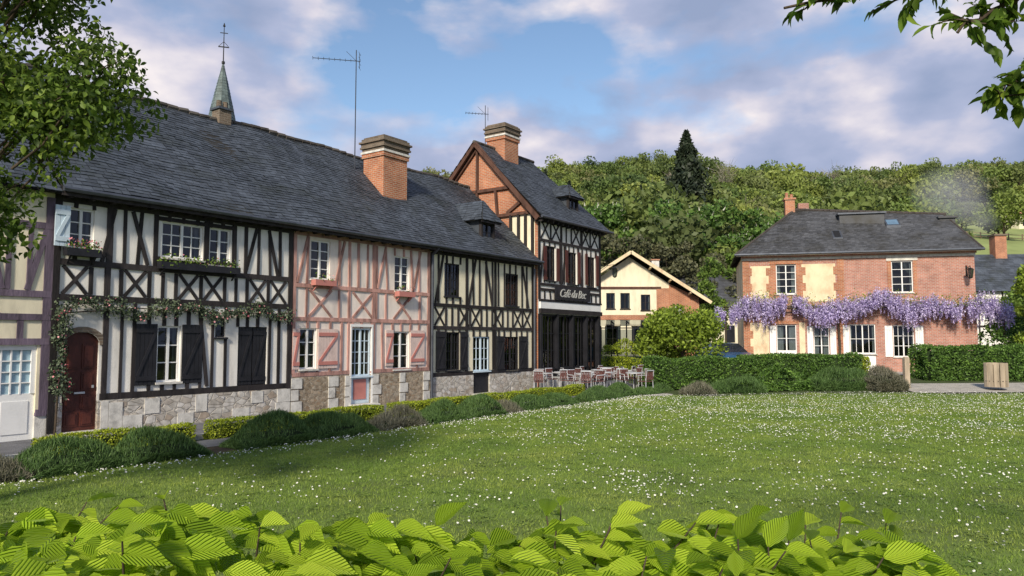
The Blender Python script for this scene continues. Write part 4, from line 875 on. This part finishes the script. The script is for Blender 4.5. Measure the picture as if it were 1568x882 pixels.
def car(loc,rz):
    E=empty('parked_car',loc,rz); m=MB()
    prof=[(-1.95,.35),(-1.98,.62),(-1.85,.86),(-1.0,1.0),(-.35,1.42),(.9,1.47),(1.6,1.3),(1.9,.95),(1.95,.55),(1.9,.32)]
    wid=[.78,.84,.84,.82,.62,.62,.66,.82,.85,.82]
    nP=len(prof); b=len(m.v)
    for s in (-1,1):
        for (x,z),w in zip(prof,wid): m.v.append((s*w,x,z))
    mi=m.mi('carb')
    for i in range(nP):
        j=(i+1)%nP; m.f.append((b+i,b+j,b+nP+j,b+nP+i)); m.m.append(m.mi('carglass') if i in (3,6) else mi)
    m.f.append(tuple(b+i for i in range(nP))); m.m.append(mi); m.f.append(tuple(b+nP+i for i in range(nP))[::-1]); m.m.append(mi)
    for s in (-1,1): m.poly([(s*.79,-.75,1.04),(s*.655,-.3,1.37),(s*.66,1.3,1.33),(s*.80,1.6,1.02)],'carglass')
    for s in (-1,1):
        for y in (-1.25,1.25): m.tube((s*.68,y,.31),(s*.87,y,.31),.31,.31,'tyre',18); m.tube((s*.871,y,.31),(s*.885,y,.31),.19,.17,'alu',12)
        m.box(s*.7-.12,s*.7+.12,-1.99,-1.9,.62,.76,'white'); m.box(s*.7-.1,s*.7+.1,1.88,1.97,.7,.95,'lampred')
    m.box(-.8,.8,-2.02,-1.94,.33,.48,'dark'); m.box(-.26,.26,-2.035,-2.0,.38,.48,'white'); m.box(-.45,.45,-2.0,-1.95,.62,.72,'dark')
    m.build('body',E); return E
M['carglass']=mat('car_window_glass',(.02,.025,.03),.08,.1,3,0,spec=.8)
car((10.75,37.6,.42),.12)
M['woodl']=mat('pale_wood',(.42,.34,.25),.85,.25,5,.4,30,(1,1,.2),island=.2)
m=MB()
for j in range(12):
    t=2*math.pi*j/12; c=Vector((math.cos(t)*.36,math.sin(t)*.36,0)); p=Vector((-math.sin(t),math.cos(t),0))*.085; o_=Vector((math.cos(t),math.sin(t),0))*.02
    m.hexa([c-p-o_,c+p-o_,c+p+o_,c-p+o_]+[q_+Vector((0,0,.88)) for q_ in (c-p-o_,c+p-o_,c+p+o_,c-p+o_)],'woodl')
m.tube((0,0,.05),(0,0,.8),.33,.33,'dark',12); m.tube((0,0,.2),(0,0,.23),.385,.385,'iron',16,False); o=m.build('slatted_wooden_bin'); o.location=(17.9,27.5,.3)
m=MB(); m.box(-.09,.09,-.09,.09,-.1,1.15,'woodl'); m.hexa([(-.09,-.09,1.15),(.09,-.09,1.15),(.09,.09,1.15),(-.09,.09,1.15),(-.05,-.05,1.2),(.05,-.05,1.2),(.05,.05,1.2),(-.05,.05,1.2)],'woodl'); o=m.build('wooden_bollard'); o.location=(14.85,28.0,.2)
# ---------------------------------------------------------------- trees
tree('round_shrub_tree',(7.7,33.6,.2),3.6,1.95,.6,12000,.085,'lf_light',44,.75,.09)
tree('columnar_tree',(13.6,50,.3),8.3,1.25,1.0,6000,.11,'lf_med',30,.6,.1)
tree('tall_conifer_tree',(23.5,98,float(gh(23.5,98))-3),30.0-float(gh(23.5,98))+3,6.2,3,12000,.42,'lf_con',conifer=True)
for x,y,s in ((-6.3,52,13.8),(-11.5,50,13.2)): tree('conifer_tree',(x,y,0),s,1.9,2,3500,.22,'lf_con',conifer=True)
for x,y,h,r in ((8.5,74,16,4.6),(15.,76,16.3,5.2),(22.,75,16.2,5),(27.5,74,14.5,4)):
    z=float(gh(x,y)); tree('chestnut_tree',(x,y,z),h-z,r,2,9000,.26,'lf_chest',40,1.7,flower=('cand',420,.34))
for x,y,h,r in ((10.2,62,10.5,2.6),(13.8,64,11.5,2.8),(7,60,11,2.2),(17.8,64,9.5,2.6)): tree('pine_tree',(x,y,.3),h,r,2.5,5000,.17,'lf_pine',26,.9)
tree('garden_tree',(23.2,32.3,.4),6.0,1.1,.6,6000,.09,'lf_light',26,.5,.07)
tree('garden_tree',(32,45,.4),5.0,2.2,1,6000,.13,'lf_med',26,.9)
for x,y,h,r in ((31,66,12,4),(38,74,10,4.5),(20,66,9,3),(46,70,6.5,3.5),(55,75,6,3.5),(2,64,14,4),(-4,66,13,4)): tree('garden_tree',(x,y,float(gh(x,y))),h,r,1.5,6000,.24,'lf_med' if r!=4 else 'lf_chest',30,r*.38)
fe=empty('distant_forest'); FP=[]
for i in range(6): FP.append(tree('forest_tree',None,10,4.2+.5*(i%3),2.0,2200,.30,'lf_forest',22,1.7,link=False,limbs=5))
FC=tree('forest_conifer',None,10.5,2.6,1.5,1600,.28,'lf_con',conifer=True,link=False)
parts=[]
V,F=tubes([(0,0,-.5),(.1,0,3),(0,.1,8)],[.2,.14,.05],5); parts.append((V,F,0))
n=520; s=np.stack([rng.normal(0,.1,n),rng.normal(0,.1,n),rng.uniform(2.5,7.5,n)],1); d=unit(np.stack([rng.normal(0,1,n),rng.normal(0,1,n),rng.uniform(.5,1.6,n)],1)); V,F=blades(s+d*rng.uniform(0,2.2,n)[:,None],d,1.6,.07,.2); parts.append((V,F,1))
P,dd,cc=clusters((0,0,6.5),(3,3,3.5),20,1.2,700); V,F=leaves(P,.14,.5); parts.append((V,F,2))
M['twig']=mat('bare_twigs',(.28,.25,.20),.95,.2,2,0)
V,F,MI=join(parts); FB=npmesh('bare_tree',V,F,MI,['bark','twig','lf_forest'],link=False)
for y0_ in np.arange(72,275,5.2):
    x0_=-.35*y0_-10
    while x0_<.85*y0_+12:
        x=x0_+rng.uniform(-2,2); y=y0_+rng.uniform(-2,2); x0_+=rng.uniform(4.8,7.2)
        if y<188 and x>.565*y and rng.uniform()>.012: continue
        if x<-15 and y<120: continue
        q_=rng.uniform(); k=FP[rng.integers(6)] if (q_<.90 or y<115) else (FB if q_<.985 else FC)
        if k is FC and y>230: k=FB
        o=bpy.data.objects.new('forest_tree',k); COL.objects.link(o); o.parent=fe; s=rng.uniform(.7,1.35)*(1.0 if y<240 else .92)
        o.location=(x,y,float(gh(x,y))-.6); o.rotation_euler=(0,0,rng.uniform(0,6.28)); o.scale=(s*rng.uniform(.85,1.2),s,s*rng.uniform(.85,1.15))
grid_sheet('meadow',np.linspace(0,1,25),np.linspace(90,190,40),lambda a,b:(.555*b+a*90,b),'meadow',.2)
m=MB()
for i in range(30):
    x=82+i*3; y=146+i*.3; z=float(gh(x,y)); m.box(x-.08,x+.08,y-.08,y+.08,z,z+1.5,'wood')
    x2=x+3; y2=y+.3; z2=float(gh(x2,y2))
    for h in (.6,1.25): m.beam3((x,y,z+h),(x2,y2,z2+h),.06,.14,'wood')
m.build('field_fence')
# ---------------------------------------------------------------- near tree and branches
def leafgeo(C,dr,nr,size,wid=.5,st=5,ac=3,curl=.25,fold=.2):
    n=len(C); dr=unit(dr); sd=unit(np.cross(dr,nr)); nn=np.cross(sd,dr)
    prof={5:[.06,.8,1,.65,.02],8:[.10,.72,.97,1,.86,.60,.28,.01]}[st]
    V=[];UV=[]
    size=size*rng.uniform(.6,1.2,n); cv=curl*rng.uniform(.3,1.7,n)
    for i in range(st):
        t=i/(st-1)
        for j in range(ac):
            s=(j/(ac-1)*2-1); w=prof[i]*wid/2*s
            p=C+dr*(size*t)[:,None]+sd*(size*w)[:,None]+nn*(size*(fold*abs(s)*prof[i]*.5-cv*t*t+(.012 if i%2 else -.012)*abs(s)))[:,None]; V.append(p); UV.append((t,.5+.5*s*prof[i]))
    V=np.stack(V,1).reshape(-1,3); UV=np.tile(np.array(UV),(n,1)); q=[]
    for i in range(st-1):
        for j in range(ac-1): a=i*ac+j; q.append((a,a+ac,a+ac+1,a+1))
    F=(np.arange(n)[:,None,None]*(st*ac)+np.array(q)[None]).reshape(-1,4)
    return V,F,UV
def ftop(x): return 1.738-.035*ss(-.6,.5,x)-.17*ss(.55,.95,x)+.012*np.sin(x*9)+.010*np.sin(x*23+1)
parts=[];UVs=[]
def addl(n,zlo,zhi,ylo,yhi,size):
    X=rng.uniform(-1.7,1.1,n); Y=rng.uniform(ylo,yhi,n); Z=ftop(X)+rng.uniform(zlo,zhi,n)-.9*np.clip(Y-1.25,0,1)**1.2
    C=np.stack([X,Y,Z],1); a=rng.normal(.35,1.0,n); dr=np.stack([np.cos(a),np.sin(a)*.8-.35,rng.uniform(-.45,.1,n)],1); nr=unit(np.stack([rng.normal(0,.28,n),rng.normal(-.6,.28,n),np.ones(n)],1))
    V,F,UV=leafgeo(C,dr,nr,size,.52,8,5,.22,.34); parts.append((V,F,0)); UVs.append(UV)
addl(2100,-.03,.014,.62,1.38,.066); addl(1500,-.12,-.02,.6,1.4,.066); addl(1200,-.3,-.1,.6,1.42,.066)
n=2600; X=rng.uniform(-1.7,1.1,n); C=np.stack([X,np.where(rng.uniform(0,1,n)<.5,.6,1.42)+rng.normal(0,.03,n),rng.uniform(.05,1,n)*(ftop(X)-.2)],1); V,F,UV=leafgeo(C,rdir(n),rdir(n),.07,.6,5,3); parts.append((V,F,0)); UVs.append(UV)
for i in range(90):
    x=rng.uniform(-1.6,.85); y=rng.uniform(.8,1.36); z=float(ftop(x)); d=np.array([rng.normal(.04,.05),rng.normal(0,.05),rng.uniform(.0,.028)]); b0=np.array([x,y,z-.15]); b1=np.array([x,y,z])+d
    V,F=tubes([b0,(b0+b1)/2+.004,b1],[.003,.0022,.0012],5); parts.append((V,F,1)); UVs.append(np.zeros((len(V),2)))
    k=5; t=np.linspace(.6,1,k)[:,None]; C=b0+(b1-b0)*t; a=rng.uniform(0,6.28); sg=np.where(np.arange(k)%2,1,-1); dr=np.stack([np.cos(a)*sg+.3,np.sin(a)*sg,np.full(k,.0)],1); dr[-1]=d*8+np.array([.2,0,.05]); nr=unit(np.stack([rng.normal(0,.3,k),rng.normal(-.6,.3,k),np.ones(k)],1)); V,F,UV=leafgeo(C,dr,nr,.058,.52,8,5,.2,.34); parts.append((V,F,0)); UVs.append(UV)
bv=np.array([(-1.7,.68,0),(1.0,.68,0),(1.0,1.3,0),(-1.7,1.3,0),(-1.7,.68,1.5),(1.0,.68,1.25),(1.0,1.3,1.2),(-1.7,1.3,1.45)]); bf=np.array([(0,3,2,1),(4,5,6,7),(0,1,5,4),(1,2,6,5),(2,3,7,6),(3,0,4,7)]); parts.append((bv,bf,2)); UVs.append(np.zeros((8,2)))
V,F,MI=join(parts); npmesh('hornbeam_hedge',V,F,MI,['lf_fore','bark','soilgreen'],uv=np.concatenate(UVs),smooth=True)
parts=[]
for path,r0 in [([(-7.2,7.2,-.1),(-7.1,7.2,2.2),(-6.6,7.1,4.2),(-6,7,6.5)],.2),([(-6.9,7.15,2.6),(-5.8,7.0,3.8),(-4.6,6.9,4.6)],.09),([(-6.7,7.1,3.5),(-5.2,6.8,5.0),(-4.2,6.6,5.9)],.09),([(-6.9,7.1,2.6),(-5.4,6.4,3.3),(-4.6,6.2,3.2)],.07),([(-6.9,7.1,3.0),(-7.8,7.6,4.6),(-8.6,8,5.6)],.09),([(-6.5,7.1,4.2),(-5.6,7.4,5.6),(-4.6,7.6,6.6)],.07)]:
    path=np.array(path,float); k=14; t=np.linspace(0,1,k); idx=t*(len(path)-1); i0=np.minimum(idx.astype(int),len(path)-2); f=(idx-i0)[:,None]; pp=path[i0]*(1-f)+path[i0+1]*f; pp[1:-1]+=rng.normal(0,.03,(k-2,3)); V,F=tubes(pp,np.linspace(r0,r0*.25,k),7); parts.append((V,F,0))
for c,r,m_,d_ in (((-6.1,7,5.2),(1.9,1.7,2.0),46,330),((-4.35,6.9,4.35),(.9,.8,.75),18,290),((-4.9,6.5,3.4),(.6,.6,.5),12,280),((-4.5,6.8,5.7),(.9,.7,.6),10,170),((-6.2,7,3.5),(1.3,1.2,.7),16,320)):
    P,dd,cc=clusters(c,r,m_,.38,int(m_*d_),.6); C=P
    V,F,_=leafgeo(C,rdir(len(C))+np.array([0,0,-.3]),unit(rdir(len(C))+np.array([0,0,.9])),.075,.55,5,3); parts.append((V,F,1))
    for q_ in cc:
        s_=q_+np.array([-.5,.1,-.45]); V,F=tubes([s_,(s_+q_)/2+rng.normal(0,.04,3),q_,q_+np.array([.2,0,.12])],[.014,.011,.008,.003],5); parts.append((V,F,0))
V,F,MI=join(parts); npmesh('leafy_tree',V,F,MI,['bark','lf_tree'],smooth=True)
parts=[]
def branch(path,r0,nt_,tl,lf=.075,s0=.5,zs=-.1):
    path=np.array(path,float); k=20; t=np.linspace(0,1,k); idx=t*(len(path)-1); i0=np.minimum(idx.astype(int),len(path)-2); f=(idx-i0)[:,None]; pp=path[i0]*(1-f)+path[i0+1]*f; pp[1:-1]+=rng.normal(0,.012,(k-2,3)); V,F=tubes(pp,np.linspace(r0,r0*.3,k),6); parts.append((V,F,0))
    for i in range(nt_):
        s_=rng.uniform(s0,1); p0=pp[int(s_*(k-1))]; d=unit(np.array([rng.normal(-.2,.7),rng.normal(0,.6),rng.normal(zs,.45)])); p1=p0+d*tl*rng.uniform(.4,1.1); V,F=tubes([p0,(p0+p1)/2+rng.normal(0,.01,3),p1],[.005,.004,.002],5); parts.append((V,F,0))
        m_=8; tt=np.linspace(.15,1,m_)[:,None]; C=p0+(p1-p0)*tt; dr=unit(rdir(m_)*.8+d+np.array([0,0,-.35])); V,F,_=leafgeo(C,dr,unit(rdir(m_)*.7+np.array([0,-.2,.8])),lf,.5,5,3,.3,.25); parts.append((V,F,1))
V,F=tubes([(4.6,2.2,-.1),(4.5,2.3,1.6),(4.3,2.6,3.4),(3.9,2.9,5)],[.16,.13,.1,.05],9); parts.append((V,F,0))
branch([(4.35,2.5,3.2),(3.2,3.0,3.7),(2.2,3.2,3.66),(1.25,3.3,3.56)],.02,38,.2,s0=.5,zs=0)
branch([(4.35,2.5,3.0),(3.3,3.1,3.3),(2.35,3.2,3.22),(2.08,3.2,3.08)],.02,22,.14,s0=.72)
branch([(4.3,2.6,3.4),(3.2,3.1,3.75),(2.3,3.2,3.6),(1.98,3.2,3.40)],.022,30,.18,s0=.6)
branch([(4.3,2.6,3.4),(3.2,3.1,3.9),(2.0,3.2,3.85)],.03,20,.3)
V,F,MI=join(parts); npmesh('overhanging_tree',V,F,MI,['bark','lf_br'],smooth=True)
# ---------------------------------------------------------------- smoke from the chimney: soft-edged volumes
sm=bpy.data.materials.new('smoke'); sm.use_nodes=True; nt=sm.node_tree; nt.nodes.remove(nt.nodes['Principled BSDF'])
pv=N(nt,'ShaderNodeVolumeScatter'); pv.inputs['Color'].default_value=(.9,.93,1,1); tc=N(nt,'ShaderNodeTexCoord'); gr=N(nt,'ShaderNodeTexGradient',gradient_type='SPHERICAL'); nt.links.new(tc.outputs['Object'],gr.inputs[0])
ns=N(nt,'ShaderNodeTexNoise',i_Scale=1.6,i_Detail=3.0); nt.links.new(tc.outputs['Object'],ns.inputs['Vector'])
mu=N(nt,'ShaderNodeMath',operation='MULTIPLY'); nt.links.new(gr.outputs['Fac'],mu.inputs[0]); nt.links.new(ns.outputs[0],mu.inputs[1])
mu2=N(nt,'ShaderNodeMath',operation='MULTIPLY'); nt.links.new(mu.outputs[0],mu2.inputs[0]); mu2.inputs[1].default_value=.5; nt.links.new(mu2.outputs[0],pv.inputs['Density']); nt.links.new(pv.outputs[0],nt.nodes['Material Output'].inputs['Volume'])
SE=empty('chimney_smoke',(39.7,61,10.8))
bm=bmesh.new(); bmesh.ops.create_icosphere(bm,subdivisions=3,radius=1.0); me=bpy.data.meshes.new('smoke_puff'); bm.to_mesh(me); bm.free(); me.materials.append(sm)
for x,z,r in ((-.6,.9,1.2),(-1.7,2.0,1.8),(-3.2,3.4,2.6)):
    o=bpy.data.objects.new('smoke_puff',me); COL.objects.link(o); o.parent=SE; o.location=(x,0,z); o.scale=(r*1.3,r,r)
# ---------------------------------------------------------------- world, sun, camera
S=Vector((-.22,-.80,.50)).normalized()
w=bpy.data.worlds.new('World'); SC.world=w; w.use_nodes=True; nt=w.node_tree; L=nt.links; bg=nt.nodes['Background']
sk=nt.nodes.new('ShaderNodeTexSky'); sk.sky_type='NISHITA'; sk.sun_disc=False; sk.sun_elevation=math.asin(S.z); sk.sun_rotation=math.atan2(S.x,S.y)%(2*math.pi); sk.air_density=1.1; sk.dust_density=.3; sk.ozone_density=2.5
tc=N(nt,'ShaderNodeTexCoord'); mp=N(nt,'ShaderNodeMapping'); mp.inputs['Scale'].default_value=(1,1,2.0); mp.inputs['Location'].default_value=(.35,.1,.2); L.new(tc.outputs['Generated'],mp.inputs[0])
n1=N(nt,'ShaderNodeTexNoise',i_Scale=3.4,i_Detail=10.0,i_Roughness=.5,i_Distortion=.1); L.new(mp.outputs[0],n1.inputs['Vector'])
sp=N(nt,'ShaderNodeSeparateXYZ'); L.new(tc.outputs['Generated'],sp.inputs[0])
a1=N(nt,'ShaderNodeMath',operation='MULTIPLY_ADD'); L.new(sp.outputs[2],a1.inputs[0]); a1.inputs[1].default_value=-.42; L.new(n1.outputs[0],a1.inputs[2])
a2=N(nt,'ShaderNodeMath',operation='MULTIPLY_ADD'); L.new(sp.outputs[0],a2.inputs[0]); a2.inputs[1].default_value=.17; L.new(a1.outputs[0],a2.inputs[2])
cm_=ramp(nt,[(.245,(0,0,0)),(.34,(1,1,1))]); L.new(a2.outputs[0],cm_.inputs[0])
mp2=N(nt,'ShaderNodeMapping'); mp2.inputs['Scale'].default_value=(1,1,1.9); mp2.inputs['Location'].default_value=(1.3,.4,.1); L.new(tc.outputs['Generated'],mp2.inputs[0])
n2=N(nt,'ShaderNodeTexNoise',i_Scale=6.,i_Detail=6.0,i_Roughness=.45); L.new(mp2.outputs[0],n2.inputs['Vector'])
a3=N(nt,'ShaderNodeMath',operation='MULTIPLY_ADD'); L.new(sp.outputs[0],a3.inputs[0]); a3.inputs[1].default_value=-.10; L.new(n2.outputs[0],a3.inputs[2])
a4=N(nt,'ShaderNodeMath',operation='MULTIPLY_ADD'); L.new(sp.outputs[2],a4.inputs[0]); a4.inputs[1].default_value=.22; L.new(a3.outputs[0],a4.inputs[2])
k=7.
cc=nt.nodes.new('ShaderNodeValToRGB'); e=cc.color_ramp.elements; e[0].position=.43; e[0].color=(.30,.37,.55,1); e[1].position=.71; e[1].color=(.93,.86,.86,1); x_=e.new(.55); x_.color=(.42,.47,.65,1); x_=e.new(.63); x_.color=(.66,.64,.74,1)
L.new(a4.outputs[0],cc.inputs[0]); sc=N(nt,'ShaderNodeVectorMath',operation='SCALE'); sc.inputs['Scale'].default_value=k; L.new(cc.outputs[0],sc.inputs[0])
mx=N(nt,'ShaderNodeMix',data_type='RGBA'); mx.clamp_result=False; L.new(cm_.outputs[0],mx.inputs[0]); L.new(sk.outputs[0],mx.inputs[6]); L.new(sc.outputs[0],mx.inputs[7]); L.new(mx.outputs[2],bg.inputs[0]); bg.inputs[1].default_value=.15
sl_=bpy.data.lights.new('sun','SUN'); sl_.energy=4.9; sl_.angle=math.radians(7); sl_.color=(1,.90,.74); so=bpy.data.objects.new('sun',sl_); COL.objects.link(so); so.rotation_euler=S.to_track_quat('Z','Y').to_euler()
cam=bpy.data.cameras.new('camera'); co=bpy.data.objects.new('camera',cam); COL.objects.link(co); co.location=(0,0,2.04); co.rotation_euler=(math.radians(90)+math.atan(79/1132),0,0); cam.sensor_width=36; cam.lens=36*1132/1568; cam.clip_start=.05; cam.clip_end=5000
SC.camera=co
SC.view_settings.view_transform='Standard'; SC.view_settings.look='None'; SC.view_settings.exposure=0
